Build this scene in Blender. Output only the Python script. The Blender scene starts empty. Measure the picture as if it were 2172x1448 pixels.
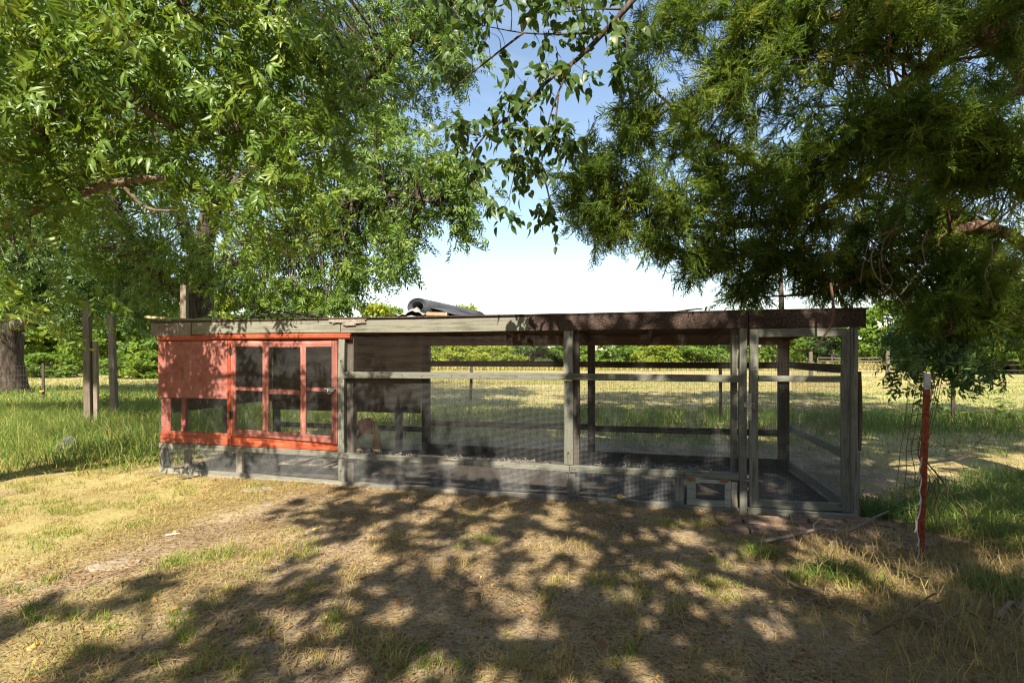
import bpy, math, random
import numpy as np
from mathutils import Vector, Matrix

random.seed(7)
RNG = np.random.default_rng(11)
sc = bpy.context.scene
C = sc.collection
R = math.radians

# ------------------------------------------------------------------ camera, sky, sun, exposure
cam_d = bpy.data.cameras.new('camera')
cam = bpy.data.objects.new('camera', cam_d)
C.objects.link(cam)
cam.location = (0, 0, 1.5)
cam.rotation_euler = (R(90), 0, 0)
cam_d.lens = 18.0
cam_d.sensor_width = 36.0
cam_d.shift_y = 0.0129
cam_d.clip_start = 0.05
cam_d.clip_end = 3000
sc.camera = cam

SUN_EL = 44.0
SUN_DIR = Vector((0.19, 0.98, 0)).normalized()          # horizontal way the light travels
sun_d = bpy.data.lights.new('sun', 'SUN')
sun_d.energy = 5.0
sun_d.angle = R(0.53)
sun_d.color = (1.0, 0.92, 0.78)
sun = bpy.data.objects.new('sun', sun_d)
C.objects.link(sun)
ld = Vector((SUN_DIR.x * math.cos(R(SUN_EL)), SUN_DIR.y * math.cos(R(SUN_EL)), -math.sin(R(SUN_EL))))
sun.rotation_euler = ld.to_track_quat('-Z', 'Y').to_euler()
sun.location = (-3, -15, 12)

world = bpy.data.worlds.new('World')
sc.world = world
world.use_nodes = True
wn, wl = world.node_tree.nodes, world.node_tree.links
wn.clear()
sky = wn.new('ShaderNodeTexSky')
sky.sky_type = 'NISHITA'
sky.sun_disc = False
sky.sun_elevation = R(SUN_EL)
sky.sun_rotation = math.atan2(-SUN_DIR.x, -SUN_DIR.y)
sky.altitude = 200
sky.air_density = 1.25
sky.dust_density = 1.0
sky.ozone_density = 0.0
bg = wn.new('ShaderNodeBackground')
bg.inputs['Strength'].default_value = 0.088
wo = wn.new('ShaderNodeOutputWorld')
tc = wn.new('ShaderNodeTexCoord')
mp = wn.new('ShaderNodeMapping')
mp.inputs['Scale'].default_value = (1.2, 1.2, 7.0)
mp.inputs['Rotation'].default_value = (0.05, 0.12, 0.3)
nz = wn.new('ShaderNodeTexNoise')
nz.inputs['Scale'].default_value = 2.1
nz.inputs['Detail'].default_value = 7
nz.inputs['Roughness'].default_value = 0.55
nz.inputs['Distortion'].default_value = 0.5
rp = wn.new('ShaderNodeValToRGB')
rp.color_ramp.elements[0].position = 0.50
rp.color_ramp.elements[0].color = (0, 0, 0, 1)
rp.color_ramp.elements[1].position = 0.85
rp.color_ramp.elements[1].color = (0.55, 0.55, 0.55, 1)
mixc = wn.new('ShaderNodeMix')
mixc.data_type = 'RGBA'
mixc.inputs['B'].default_value = (3.5, 3.9, 4.4, 1)       # thin high cirrus
wl.new(tc.outputs['Generated'], mp.inputs['Vector'])
wl.new(mp.outputs['Vector'], nz.inputs['Vector'])
wl.new(nz.outputs['Fac'], rp.inputs['Fac'])
wl.new(rp.outputs['Color'], mixc.inputs['Factor'])
wl.new(sky.outputs['Color'], mixc.inputs['A'])
wl.new(mixc.outputs['Result'], bg.inputs['Color'])
wl.new(bg.outputs['Background'], wo.inputs['Surface'])

sc.view_settings.view_transform = 'Standard'
sc.view_settings.look = 'None'
sc.view_settings.gamma = 1.0
sc.view_settings.use_curve_mapping = False
sc.view_settings.exposure = 1.42
sc.render.engine = 'CYCLES'
sc.cycles.max_bounces = 7
sc.cycles.diffuse_bounces = 4
sc.cycles.glossy_bounces = 2
sc.cycles.transmission_bounces = 4
sc.cycles.transparent_max_bounces = 4
sc.cycles.sample_clamp_indirect = 6
sc.cycles.use_denoising = True
sc.cycles.filter_width = 1.2


# ------------------------------------------------------------------ materials
def mat(name):
    m = bpy.data.materials.new(name)
    m.use_nodes = True
    nt = m.node_tree
    for n in list(nt.nodes):
        nt.nodes.remove(n)
    out = nt.nodes.new('ShaderNodeOutputMaterial')
    b = nt.nodes.new('ShaderNodeBsdfPrincipled')
    nt.links.new(b.outputs[0], out.inputs[0])
    return m, nt, b, out


def N(nt, kind, **kw):
    n = nt.nodes.new(kind)
    for k, v in kw.items():
        if k in n.inputs:
            n.inputs[k].default_value = v
        else:
            setattr(n, k, v)
    return n


def ramp(nt, stops, src):
    r = nt.nodes.new('ShaderNodeValToRGB')
    e = r.color_ramp.elements
    while len(e) < len(stops):
        e.new(0.5)
    for i, (p, c) in enumerate(stops):
        e[i].position = p
        e[i].color = (*c, 1) if len(c) == 3 else c
    nt.links.new(src, r.inputs[0])
    return r.outputs[0]


def mixrgb(nt, fac, a, b, mode='MIX'):
    m = nt.nodes.new('ShaderNodeMix')
    m.data_type = 'RGBA'
    m.blend_type = mode
    for s, v in (('Factor', fac), ('A', a), ('B', b)):
        i = [x for x in m.inputs if x.name == s and (x.type == 'VALUE' if s == 'Factor' else x.type == 'RGBA')][0]
        if hasattr(v, 'is_output'):
            nt.links.new(v, i)
        else:
            i.default_value = v if s == 'Factor' else (*v, 1)
    return [o for o in m.outputs if o.type == 'RGBA'][0]


def wood(name, stops, grain='X', rough=0.85, worn=None, worn_at=0.58, bump=0.35):
    """weathered timber: streaked grain along one axis, blotches, optional worn-off paint"""
    m, nt, b, _ = mat(name)
    tcn = N(nt, 'ShaderNodeTexCoord')
    oi = N(nt, 'ShaderNodeObjectInfo')
    add = N(nt, 'ShaderNodeVectorMath', operation='ADD')
    mul = N(nt, 'ShaderNodeVectorMath', operation='SCALE')
    comb = N(nt, 'ShaderNodeCombineXYZ')
    for i in range(3):
        nt.links.new(oi.outputs['Random'], comb.inputs[i])
    nt.links.new(comb.outputs[0], mul.inputs[0])
    mul.inputs['Scale'].default_value = 37.0
    nt.links.new(tcn.outputs['Object'], add.inputs[0])
    nt.links.new(mul.outputs[0], add.inputs[1])
    mpn = N(nt, 'ShaderNodeMapping')
    mpn.inputs['Scale'].default_value = {'X': (2.0, 45, 45), 'Z': (45, 45, 2.0), 'Y': (45, 2, 45)}[grain]
    nt.links.new(add.outputs[0], mpn.inputs['Vector'])
    n1 = N(nt, 'ShaderNodeTexNoise', Scale=1.0, Detail=6.0, Roughness=0.65)
    nt.links.new(mpn.outputs[0], n1.inputs['Vector'])
    n2 = N(nt, 'ShaderNodeTexNoise', Scale=3.2, Detail=7.0, Roughness=0.75)
    nt.links.new(add.outputs[0], n2.inputs['Vector'])
    mx = N(nt, 'ShaderNodeMath', operation='MULTIPLY_ADD')
    nt.links.new(n1.outputs['Fac'], mx.inputs[0])
    mx.inputs[1].default_value = 0.6
    m2 = N(nt, 'ShaderNodeMath', operation='MULTIPLY')
    nt.links.new(n2.outputs['Fac'], m2.inputs[0])
    m2.inputs[1].default_value = 0.4
    nt.links.new(m2.outputs[0], mx.inputs[2])
    col = ramp(nt, stops, mx.outputs[0])
    if worn:
        wr = ramp(nt, [(worn_at, (0, 0, 0)), (worn_at + 0.10, (1, 1, 1))], mx.outputs[0])
        col = mixrgb(nt, wr, col, worn)
    # each board a little lighter or darker than its neighbour
    hs = N(nt, 'ShaderNodeHueSaturation')
    mr = N(nt, 'ShaderNodeMapRange')
    mr.inputs['To Min'].default_value = 0.65
    mr.inputs['To Max'].default_value = 1.15
    nt.links.new(oi.outputs['Random'], mr.inputs['Value'])
    nt.links.new(mr.outputs[0], hs.inputs['Value'])
    nt.links.new(col, hs.inputs['Color'])
    nt.links.new(hs.outputs[0], b.inputs['Base Color'])
    b.inputs['Roughness'].default_value = rough
    b.inputs['Specular IOR Level'].default_value = 0.25
    bp = N(nt, 'ShaderNodeBump', Strength=bump, Distance=0.004)
    nt.links.new(n1.outputs['Fac'], bp.inputs['Height'])
    nt.links.new(bp.outputs[0], b.inputs['Normal'])
    return m


GREY = [(0.33, (0.042, 0.039, 0.029)), (0.43, (0.135, 0.132, 0.104)), (0.52, (0.215, 0.215, 0.175)), (0.68, (0.31, 0.305, 0.25))]
M = {}
M['grey_x'] = wood('grey_paint_along', GREY, 'X', worn=(0.075, 0.056, 0.042), worn_at=0.52)
M['grey_z'] = wood('grey_paint_upright', GREY, 'Z', worn=(0.075, 0.056, 0.042), worn_at=0.53)
M['fascia'] = wood('fascia_paint', [(0.33, (0.075, 0.07, 0.052)), (0.45, (0.175, 0.17, 0.13)), (0.54, (0.235, 0.225, 0.178)), (0.7, (0.29, 0.28, 0.225))], 'X', worn=(0.14, 0.115, 0.09), worn_at=0.56)
DARKW = [(0.3, (0.035, 0.028, 0.02)), (0.45, (0.085, 0.07, 0.055)), (0.6, (0.15, 0.125, 0.10)), (0.75, (0.21, 0.18, 0.15))]
M['hatch'] = wood('pale_hatch_paint', [(0.33, (0.12, 0.12, 0.095)), (0.45, (0.29, 0.30, 0.25)), (0.6, (0.38, 0.39, 0.33))], 'X', worn=(0.15, 0.12, 0.09), worn_at=0.57)
M['dark_x'] = wood('old_timber_along', DARKW, 'X')
M['dark_z'] = wood('old_timber_upright', DARKW, 'Z')
M['dark_y'] = wood('old_timber_deep', DARKW, 'Y')
M['rafter'] = wood('brown_rafter', [(0.3, (0.07, 0.035, 0.02)), (0.5, (0.17, 0.09, 0.05)), (0.7, (0.25, 0.15, 0.09))], 'Y')
M['deck'] = wood('brown_decking', [(0.3, (0.06, 0.03, 0.018)), (0.5, (0.15, 0.08, 0.045)), (0.7, (0.22, 0.13, 0.08))], 'X')
M['ply'] = wood('weathered_plywood', [(0.3, (0.07, 0.055, 0.04)), (0.43, (0.17, 0.135, 0.10)), (0.55, (0.26, 0.21, 0.165)), (0.7, (0.34, 0.29, 0.24))], 'X', bump=0.5)
ORG = [(0.36, (0.16, 0.032, 0.018)), (0.45, (0.35, 0.065, 0.03)), (0.54, (0.48, 0.10, 0.043)), (0.66, (0.55, 0.21, 0.12))]
M['orange_x'] = wood('orange_paint_along', ORG, 'X', rough=0.6, bump=0.2)
M['orange_z'] = wood('orange_paint_upright', ORG, 'Z', rough=0.6, bump=0.2)
PNK = [(0.34, (0.17, 0.042, 0.03)), (0.44, (0.33, 0.095, 0.07)), (0.53, (0.42, 0.145, 0.108)), (0.68, (0.50, 0.25, 0.19))]
M['pink_x'] = wood('faded_red_paint_along', PNK, 'X', rough=0.75, worn=(0.50, 0.36, 0.27), worn_at=0.56, bump=0.3)
M['pink_z'] = wood('faded_red_paint_upright', PNK, 'Z', rough=0.75, worn=(0.50, 0.36, 0.27), worn_at=0.56, bump=0.3)
NEWW = [(0.3, (0.16, 0.13, 0.09)), (0.48, (0.30, 0.26, 0.20)), (0.7, (0.42, 0.38, 0.31))]
M['stake'] = wood('grey_stake_timber', [(0.33, (0.10, 0.075, 0.052)), (0.48, (0.21, 0.165, 0.12)), (0.68, (0.31, 0.255, 0.195))], 'Z')
M['stud'] = wood('pale_stud', NEWW, 'Z')
M['pale_x'] = wood('pale_board', [(0.3, (0.26, 0.20, 0.09)), (0.5, (0.46, 0.39, 0.20)), (0.7, (0.58, 0.52, 0.34))], 'X')


def speckle(name, stops, scale=140, rough=0.95, bump=0.6, dist=0.004, detail=3):
    m, nt, b, _ = mat(name)
    tcn = N(nt, 'ShaderNodeTexCoord')
    n1 = N(nt, 'ShaderNodeTexNoise', Scale=float(scale), Detail=float(detail), Roughness=0.75)
    nt.links.new(tcn.outputs['Object'], n1.inputs['Vector'])
    n2 = N(nt, 'ShaderNodeTexNoise', Scale=scale / 30.0, Detail=4.0)
    nt.links.new(tcn.outputs['Object'], n2.inputs['Vector'])
    mx = N(nt, 'ShaderNodeMath', operation='MULTIPLY_ADD')
    nt.links.new(n2.outputs['Fac'], mx.inputs[0])
    mx.inputs[1].default_value = 0.35
    m2 = N(nt, 'ShaderNodeMath', operation='MULTIPLY')
    nt.links.new(n1.outputs['Fac'], m2.inputs[0])
    m2.inputs[1].default_value = 0.65
    nt.links.new(m2.outputs[0], mx.inputs[2])
    nt.links.new(ramp(nt, stops, mx.outputs[0]), b.inputs['Base Color'])
    b.inputs['Roughness'].default_value = rough
    b.inputs['Specular IOR Level'].default_value = 0.2
    bp = N(nt, 'ShaderNodeBump', Strength=bump, Distance=dist)
    nt.links.new(n1.outputs['Fac'], bp.inputs['Height'])
    nt.links.new(bp.outputs[0], b.inputs['Normal'])
    return m


M['pink_panel'] = speckle('faded_red_panel', [(0.38, (0.20, 0.055, 0.04)), (0.47, (0.35, 0.11, 0.083)), (0.55, (0.42, 0.155, 0.12)), (0.66, (0.48, 0.25, 0.20))], 9, 0.75, 0.15, 0.004, 6)
M['asphalt'] = speckle('mineral_roofing', [(0.36, (0.014, 0.010, 0.008)), (0.5, (0.045, 0.030, 0.024)), (0.64, (0.13, 0.09, 0.072))], 90)
M['asphalt_pale'] = speckle('worn_roofing', [(0.38, (0.07, 0.055, 0.045)), (0.5, (0.17, 0.14, 0.115)), (0.65, (0.33, 0.29, 0.25))], 90)
M['felt'] = speckle('roofing_felt', [(0.35, (0.03, 0.032, 0.038)), (0.5, (0.06, 0.065, 0.078)), (0.68, (0.11, 0.12, 0.14))], 120, bump=0.3)
M['cloth'] = speckle('grey_cloth', [(0.35, (0.17, 0.18, 0.165)), (0.5, (0.27, 0.285, 0.26)), (0.65, (0.35, 0.36, 0.335))], 18, bump=0.3)
M['brick'] = speckle('brick', [(0.35, (0.09, 0.055, 0.038)), (0.5, (0.19, 0.125, 0.09)), (0.65, (0.28, 0.20, 0.15))], 25, bump=0.5)
M['stone'] = speckle('flagstone', [(0.35, (0.17, 0.13, 0.09)), (0.5, (0.29, 0.235, 0.175)), (0.65, (0.38, 0.32, 0.25))], 20, bump=0.4)
M['rock'] = speckle('grey_rock', [(0.35, (0.05, 0.052, 0.05)), (0.5, (0.09, 0.093, 0.09)), (0.65, (0.14, 0.143, 0.14))], 12, bump=0.5)
M['rustpost'] = speckle('rusty_red_paint', [(0.36, (0.09, 0.024, 0.012)), (0.5, (0.23, 0.052, 0.022)), (0.64, (0.33, 0.10, 0.045))], 30, rough=0.7, bump=0.2)
M['darkpost'] = speckle('dark_steel_post', [(0.35, (0.03, 0.022, 0.018)), (0.5, (0.06, 0.045, 0.035)), (0.65, (0.12, 0.07, 0.05))], 30, rough=0.7, bump=0.2)
M['whitepaint'] = speckle('white_post_paint', [(0.36, (0.22, 0.21, 0.20)), (0.48, (0.42, 0.42, 0.41)), (0.65, (0.55, 0.55, 0.54))], 30, rough=0.6, bump=0.2)
M['rust'] = speckle('rust', [(0.35, (0.12, 0.04, 0.015)), (0.5, (0.26, 0.09, 0.03)), (0.65, (0.36, 0.16, 0.07))], 60)
M['orange_tape'] = speckle('orange_tape', [(0.35, (0.6, 0.22, 0.02)), (0.6, (0.75, 0.33, 0.03))], 20)


def plain(name, col, rough=0.6, metal=0.0):
    m, nt, b, _ = mat(name)
    tcn = N(nt, 'ShaderNodeTexCoord')
    n1 = N(nt, 'ShaderNodeTexNoise', Scale=35.0, Detail=4.0)
    nt.links.new(tcn.outputs['Object'], n1.inputs['Vector'])
    c = ramp(nt, [(0.3, tuple(x * 0.75 for x in col)), (0.7, tuple(min(1, x * 1.2) for x in col))], n1.outputs['Fac'])
    nt.links.new(c, b.inputs['Base Color'])
    b.inputs['Roughness'].default_value = rough
    b.inputs['Metallic'].default_value = metal
    return m


M['wire'] = plain('galvanised_wire', (0.15, 0.15, 0.145), 0.6, 0.1)
M['wire_lit'] = plain('lit_galvanised_wire', (0.30, 0.305, 0.30), 0.55, 0.15)  # same wire for the low skirt, its sunlit look put into the colour
M['wire_dark'] = plain('weathered_wire', (0.12, 0.10, 0.085), 0.7, 0.2)
M['wire_rust'] = plain('rusty_wire', (0.10, 0.055, 0.035), 0.8)
M['zinc'] = plain('zinc_hardware', (0.45, 0.46, 0.46), 0.4, 0.7)
M['black'] = plain('black_iron', (0.02, 0.02, 0.022), 0.5)
M['nail'] = plain('nail_head', (0.045, 0.035, 0.03), 0.7)
M['cord'] = plain('white_cord', (0.46, 0.47, 0.48), 0.7)
M['rope'] = plain('tan_rope', (0.32, 0.2, 0.11), 0.9)
M['shaving'] = plain('pale_wood_shaving', (0.32, 0.28, 0.235), 0.9)
M['gate'] = plain('pipe_gate_steel', (0.13, 0.09, 0.075), 0.7)
M['tan_plank'] = wood('tan_plank', [(0.3, (0.28, 0.17, 0.10)), (0.5, (0.48, 0.33, 0.20)), (0.7, (0.58, 0.46, 0.31))], 'Z')
M['rusty_plank'] = wood('reddish_plank', [(0.3, (0.22, 0.07, 0.03)), (0.5, (0.42, 0.16, 0.07)), (0.7, (0.52, 0.27, 0.14))], 'Z')
M['twig'] = plain('dry_twig', (0.21, 0.14, 0.10), 0.9)
M['twig_grey'] = plain('bleached_twig', (0.22, 0.18, 0.14), 0.9)
M['twig_red'] = plain('red_brown_twig', (0.13, 0.065, 0.04), 0.9)


def bark(name, stops, scale=(9, 9, 1.6), bump=1.0, dist=0.03):
    m, nt, b, _ = mat(name)
    tcn = N(nt, 'ShaderNodeTexCoord')
    mpn = N(nt, 'ShaderNodeMapping')
    mpn.inputs['Scale'].default_value = scale
    nt.links.new(tcn.outputs['Object'], mpn.inputs['Vector'])
    n1 = N(nt, 'ShaderNodeTexNoise', Scale=1.6, Detail=7.0, Roughness=0.68, Distortion=0.4)
    nt.links.new(mpn.outputs[0], n1.inputs['Vector'])
    nt.links.new(ramp(nt, stops, n1.outputs['Fac']), b.inputs['Base Color'])
    b.inputs['Roughness'].default_value = 0.95
    b.inputs['Specular IOR Level'].default_value = 0.15
    bp = N(nt, 'ShaderNodeBump', Strength=bump, Distance=dist)
    nt.links.new(n1.outputs['Fac'], bp.inputs['Height'])
    nt.links.new(bp.outputs[0], b.inputs['Normal'])
    return m


M['bark'] = bark('pecan_bark', [(0.35, (0.025, 0.019, 0.014)), (0.5, (0.07, 0.055, 0.043)), (0.65, (0.14, 0.115, 0.092))])
M['bark_pale'] = bark('pale_limb_bark', [(0.35, (0.07, 0.05, 0.032)), (0.5, (0.155, 0.115, 0.078)), (0.65, (0.24, 0.185, 0.13))], (14, 14, 14), 0.6, 0.012)
M['bark_cedar'] = bark('cedar_bark', [(0.35, (0.05, 0.028, 0.018)), (0.5, (0.15, 0.085, 0.055)), (0.65, (0.26, 0.17, 0.12))], (16, 16, 4), 0.8, 0.015)


def leafmat(name, stops, trans, tfac=0.28, rough=0.42, spec=0.4):
    """leaf colour varies from leaf to leaf by the rnd attribute; light comes through the blade"""
    m, nt, b, out = mat(name)
    at_ = N(nt, 'ShaderNodeAttribute', attribute_name='rnd')
    c = ramp(nt, stops, at_.outputs['Fac'])
    nt.links.new(c, b.inputs['Base Color'])
    b.inputs['Roughness'].default_value = rough
    b.inputs['Specular IOR Level'].default_value = spec
    tr = N(nt, 'ShaderNodeBsdfTranslucent')
    ct = ramp(nt, trans, at_.outputs['Fac'])
    nt.links.new(ct, tr.inputs['Color'])
    ms = N(nt, 'ShaderNodeMixShader')
    ms.inputs[0].default_value = tfac
    nt.links.new(b.outputs[0], ms.inputs[1])
    nt.links.new(tr.outputs[0], ms.inputs[2])
    nt.links.new(ms.outputs[0], out.inputs[0])
    return m


M['pecan'] = leafmat('pecan_leaf', [(0.0, (0.05, 0.105, 0.014)), (0.55, (0.11, 0.185, 0.023)), (0.9, (0.185, 0.24, 0.034)), (1.0, (0.32, 0.29, 0.05))],
                     [(0.0, (0.16, 0.28, 0.02)), (0.6, (0.30, 0.42, 0.03)), (1.0, (0.45, 0.47, 0.06))])
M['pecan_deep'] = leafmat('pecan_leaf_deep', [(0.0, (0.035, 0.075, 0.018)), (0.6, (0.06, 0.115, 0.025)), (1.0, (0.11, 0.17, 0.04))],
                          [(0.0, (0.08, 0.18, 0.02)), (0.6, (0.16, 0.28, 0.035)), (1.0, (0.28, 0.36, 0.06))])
M['hack'] = leafmat('broad_leaf', [(0.0, (0.035, 0.07, 0.018)), (0.7, (0.07, 0.12, 0.025)), (0.965, (0.10, 0.13, 0.03)), (0.985, (0.5, 0.32, 0.02))],
                    [(0.0, (0.07, 0.15, 0.02)), (0.7, (0.15, 0.24, 0.03)), (0.965, (0.2, 0.27, 0.03)), (0.985, (0.7, 0.42, 0.02))])
M['cedar'] = leafmat('cedar_scale_leaf', [(0.0, (0.035, 0.065, 0.013)), (0.5, (0.085, 0.14, 0.02)), (0.8, (0.165, 0.23, 0.026)), (0.94, (0.24, 0.26, 0.045)), (1.0, (0.22, 0.12, 0.045))],
                     [(0.0, (0.10, 0.18, 0.015)), (0.6, (0.26, 0.36, 0.03)), (1.0, (0.42, 0.40, 0.06))], 0.38, 0.6, 0.25)
M['far'] = leafmat('far_leaf', [(0.0, (0.06, 0.11, 0.02)), (0.5, (0.11, 0.18, 0.025)), (1.0, (0.19, 0.25, 0.03))],
                   [(0.0, (0.14, 0.24, 0.03)), (0.5, (0.26, 0.38, 0.04)), (1.0, (0.42, 0.48, 0.05))], 0.35, 0.6, 0.2)
M['far_yellow'] = leafmat('far_yellow_leaf', [(0.0, (0.11, 0.16, 0.02)), (0.5, (0.20, 0.25, 0.025)), (1.0, (0.30, 0.32, 0.04))],
                          [(0.0, (0.26, 0.34, 0.03)), (0.5, (0.42, 0.48, 0.04)), (1.0, (0.55, 0.55, 0.06))], 0.35, 0.6, 0.2)
M['far_dark'] = leafmat('far_dark_leaf', [(0.0, (0.025, 0.05, 0.018)), (0.5, (0.05, 0.085, 0.024)), (1.0, (0.085, 0.13, 0.03))],
                        [(0.0, (0.06, 0.12, 0.02)), (0.5, (0.1, 0.19, 0.03)), (1.0, (0.2, 0.28, 0.05))], 0.3, 0.6, 0.2)
# rnd here runs from bleached straw to fresh green: the blade's own colour
M['grass'] = leafmat('grass_blade', [(0.0, (0.20, 0.135, 0.07)), (0.3, (0.42, 0.305, 0.14)), (0.5, (0.37, 0.33, 0.10)), (0.65, (0.22, 0.26, 0.05)), (0.85, (0.10, 0.175, 0.03)), (1.0, (0.06, 0.125, 0.028))],
                     [(0.0, (0.25, 0.17, 0.08)), (0.35, (0.46, 0.35, 0.14)), (0.6, (0.40, 0.42, 0.08)), (1.0, (0.16, 0.30, 0.04))], 0.3, 0.6, 0.2)
M['deadleaf'] = leafmat('dead_leaf', [(0.0, (0.14, 0.065, 0.03)), (0.5, (0.32, 0.16, 0.06)), (0.8, (0.48, 0.27, 0.09)), (1.0, (0.55, 0.42, 0.12))],
                        [(0.0, (0.2, 0.08, 0.03)), (1.0, (0.5, 0.3, 0.1))], 0.2, 0.7, 0.2)


# ------------------------------------------------------------------ mesh helpers
def new_mesh(name, V, F, rnd=None, smooth=False):
    """V (n,3) array, F list of face tuples or a (m,k) array"""
    me = bpy.data.meshes.new(name)
    V = np.asarray(V, dtype=np.float32)
    if isinstance(F, np.ndarray):
        F = [F]
    if F and isinstance(F[0], np.ndarray):
        nl = sum(f.size for f in F)
        nf = sum(len(f) for f in F)
        me.vertices.add(len(V))
        me.vertices.foreach_set('co', V.ravel())
        me.loops.add(nl)
        me.loops.foreach_set('vertex_index', np.concatenate([f.ravel() for f in F]).astype(np.int32))
        me.polygons.add(nf)
        tot = np.concatenate([np.full(len(f), f.shape[1]) for f in F]).astype(np.int32)
        st = np.concatenate([[0], np.cumsum(tot)[:-1]]).astype(np.int32)
        me.polygons.foreach_set('loop_start', st)
        me.polygons.foreach_set('loop_total', tot)
        if smooth:
            me.polygons.foreach_set('use_smooth', np.ones(nf, dtype=bool))
        me.update(calc_edges=True)
    else:
        me.from_pydata([tuple(v) for v in V], [], [tuple(f) for f in F])
        if smooth:
            me.polygons.foreach_set('use_smooth', np.ones(len(me.polygons), dtype=bool))
        me.update()
    if rnd is not None:
        a = me.attributes.new('rnd', 'FLOAT', 'POINT')
        a.data.foreach_set('value', np.asarray(rnd, dtype=np.float32))
    return me


def link(name, me, m=None, parent=None, kind=None, loc=None):
    o = bpy.data.objects.new(name, me)
    C.objects.link(o)
    if m is not None and me is not None and not me.materials:
        me.materials.append(m)
    if parent is not None:
        o.parent = parent
    if kind:
        o['kind'] = kind
    if loc is not None:
        o.location = loc
    return o


def tag(o, label, cat, group=None):
    o['label'] = label
    o['category'] = cat
    if group:
        o['group'] = group
    return o


def thing(name, label, cat, loc=(0, 0, 0), rz=0.0, group=None):
    o = bpy.data.objects.new(name, None)
    C.objects.link(o)
    o.location = loc
    o.rotation_euler = (0, 0, rz)
    o.empty_display_size = 0.2
    return tag(o, label, cat, group)


class MB:
    """collects geometry for one mesh"""
    def __init__(s):
        s.v, s.f, s.r = [], [], []
        s.n = 0

    def add(s, V, F, r=0.5):
        s.v.append(np.asarray(V, float))
        s.f += [tuple(int(i) + s.n for i in f) for f in F]
        s.r.append(np.full(len(V), r))
        s.n += len(V)

    def tube(s, pts, radii, n=6, cap=True, sub=4):
        P = smooth_path(pts, sub)
        k = len(P)
        rr = np.interp(np.linspace(0, 1, k), np.linspace(0, 1, len(radii)), radii) if not np.isscalar(radii) else np.full(k, radii)
        T = np.gradient(P, axis=0)
        T /= np.linalg.norm(T, axis=1)[:, None] + 1e-9
        ref = np.array([0, 0, 1.0]) if abs(T[0][2]) < 0.9 else np.array([1.0, 0, 0])
        A = np.cross(T, ref)
        A /= np.linalg.norm(A, axis=1)[:, None] + 1e-9
        B = np.cross(T, A)
        ang = np.linspace(0, 2 * np.pi, n, endpoint=False)
        V = (P[:, None, :] + rr[:, None, None] * (np.cos(ang)[None, :, None] * A[:, None, :] + np.sin(ang)[None, :, None] * B[:, None, :])).reshape(-1, 3)
        F = []
        for i in range(k - 1):
            for j in range(n):
                F.append((i * n + j, i * n + (j + 1) % n, (i + 1) * n + (j + 1) % n, (i + 1) * n + j))
        if cap:
            F.append(tuple(range(n - 1, -1, -1)))
            F.append(tuple((k - 1) * n + j for j in range(n)))
        s.add(V, F)

    def box(s, a, b):
        x0, y0, z0 = a
        x1, y1, z1 = b
        V = [(x0, y0, z0), (x1, y0, z0), (x1, y1, z0), (x0, y1, z0), (x0, y0, z1), (x1, y0, z1), (x1, y1, z1), (x0, y1, z1)]
        s.add(V, [(0, 3, 2, 1), (4, 5, 6, 7), (0, 1, 5, 4), (1, 2, 6, 5), (2, 3, 7, 6), (3, 0, 4, 7)])

    def build(s, name, m, parent=None, smooth=False, kind=None, rnd=False):
        me = new_mesh(name, np.concatenate(s.v), s.f, np.concatenate(s.r) if rnd else None, smooth)
        return link(name, me, m, parent, kind)


def smooth_path(pts, sub=4):
    P = np.asarray(pts, float)
    if len(P) < 3 or sub <= 1:
        return P
    Q = np.vstack([2 * P[0] - P[1], P, 2 * P[-1] - P[-2]])
    out = []
    for i in range(1, len(Q) - 2):
        for t in np.linspace(0, 1, sub, endpoint=False):
            p0, p1, p2, p3 = Q[i - 1], Q[i], Q[i + 1], Q[i + 2]
            out.append(0.5 * ((2 * p1) + (-p0 + p2) * t + (2 * p0 - 5 * p1 + 4 * p2 - p3) * t * t + (-p0 + 3 * p1 - 3 * p2 + p3) * t ** 3))
    out.append(P[-1])
    return np.array(out)


def unit(a):
    return a / (np.linalg.norm(a, axis=-1, keepdims=True) + 1e-9)


def scatter(TV, TF, pos, d, nrm, scale, rnd):
    """copies of one template (x along the leaf, y across, z its face) merged into arrays"""
    d = unit(d)
    y = unit(np.cross(nrm, d))
    z = np.cross(d, y)
    B = np.stack([d, y, z], axis=1) * np.asarray(scale)[:, None, None]        # rows are axes
    V = np.einsum('vi,mij->mvj', TV, B) + pos[:, None, :]
    m, k = len(pos), len(TV)
    off = (np.arange(m) * k)[:, None, None]
    F = [(np.asarray(f)[None] + off).reshape(-1, np.asarray(f).shape[1]) for f in TF]
    return V.reshape(-1, 3), F, np.repeat(rnd, k)


def merge(parts):
    Vs, Fs, Rs, n = [], {}, [], 0
    for V, F, r in parts:
        Vs.append(V)
        Rs.append(r)
        for f in F:
            Fs.setdefault(f.shape[1], []).append(f + n)
        n += len(V)
    return np.concatenate(Vs), [np.concatenate(v) for v in Fs.values()], np.concatenate(Rs)


def W(x, y, D):
    """a point D metres ahead of the viewpoint, on the sight line through photo pixel x, y"""
    return np.array([(x - 1086) / 1086 * D, D, 1.5 - (y - 752) / 1086 * D])


def G(x, y):
    """where that sight line meets the ground"""
    D = 1086 * 1.5 / (y - 752)
    return np.array([(x - 1086) / 1086 * D, D, 0.0])


# value noise for scattering
_tab = RNG.random((256, 256))


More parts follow.
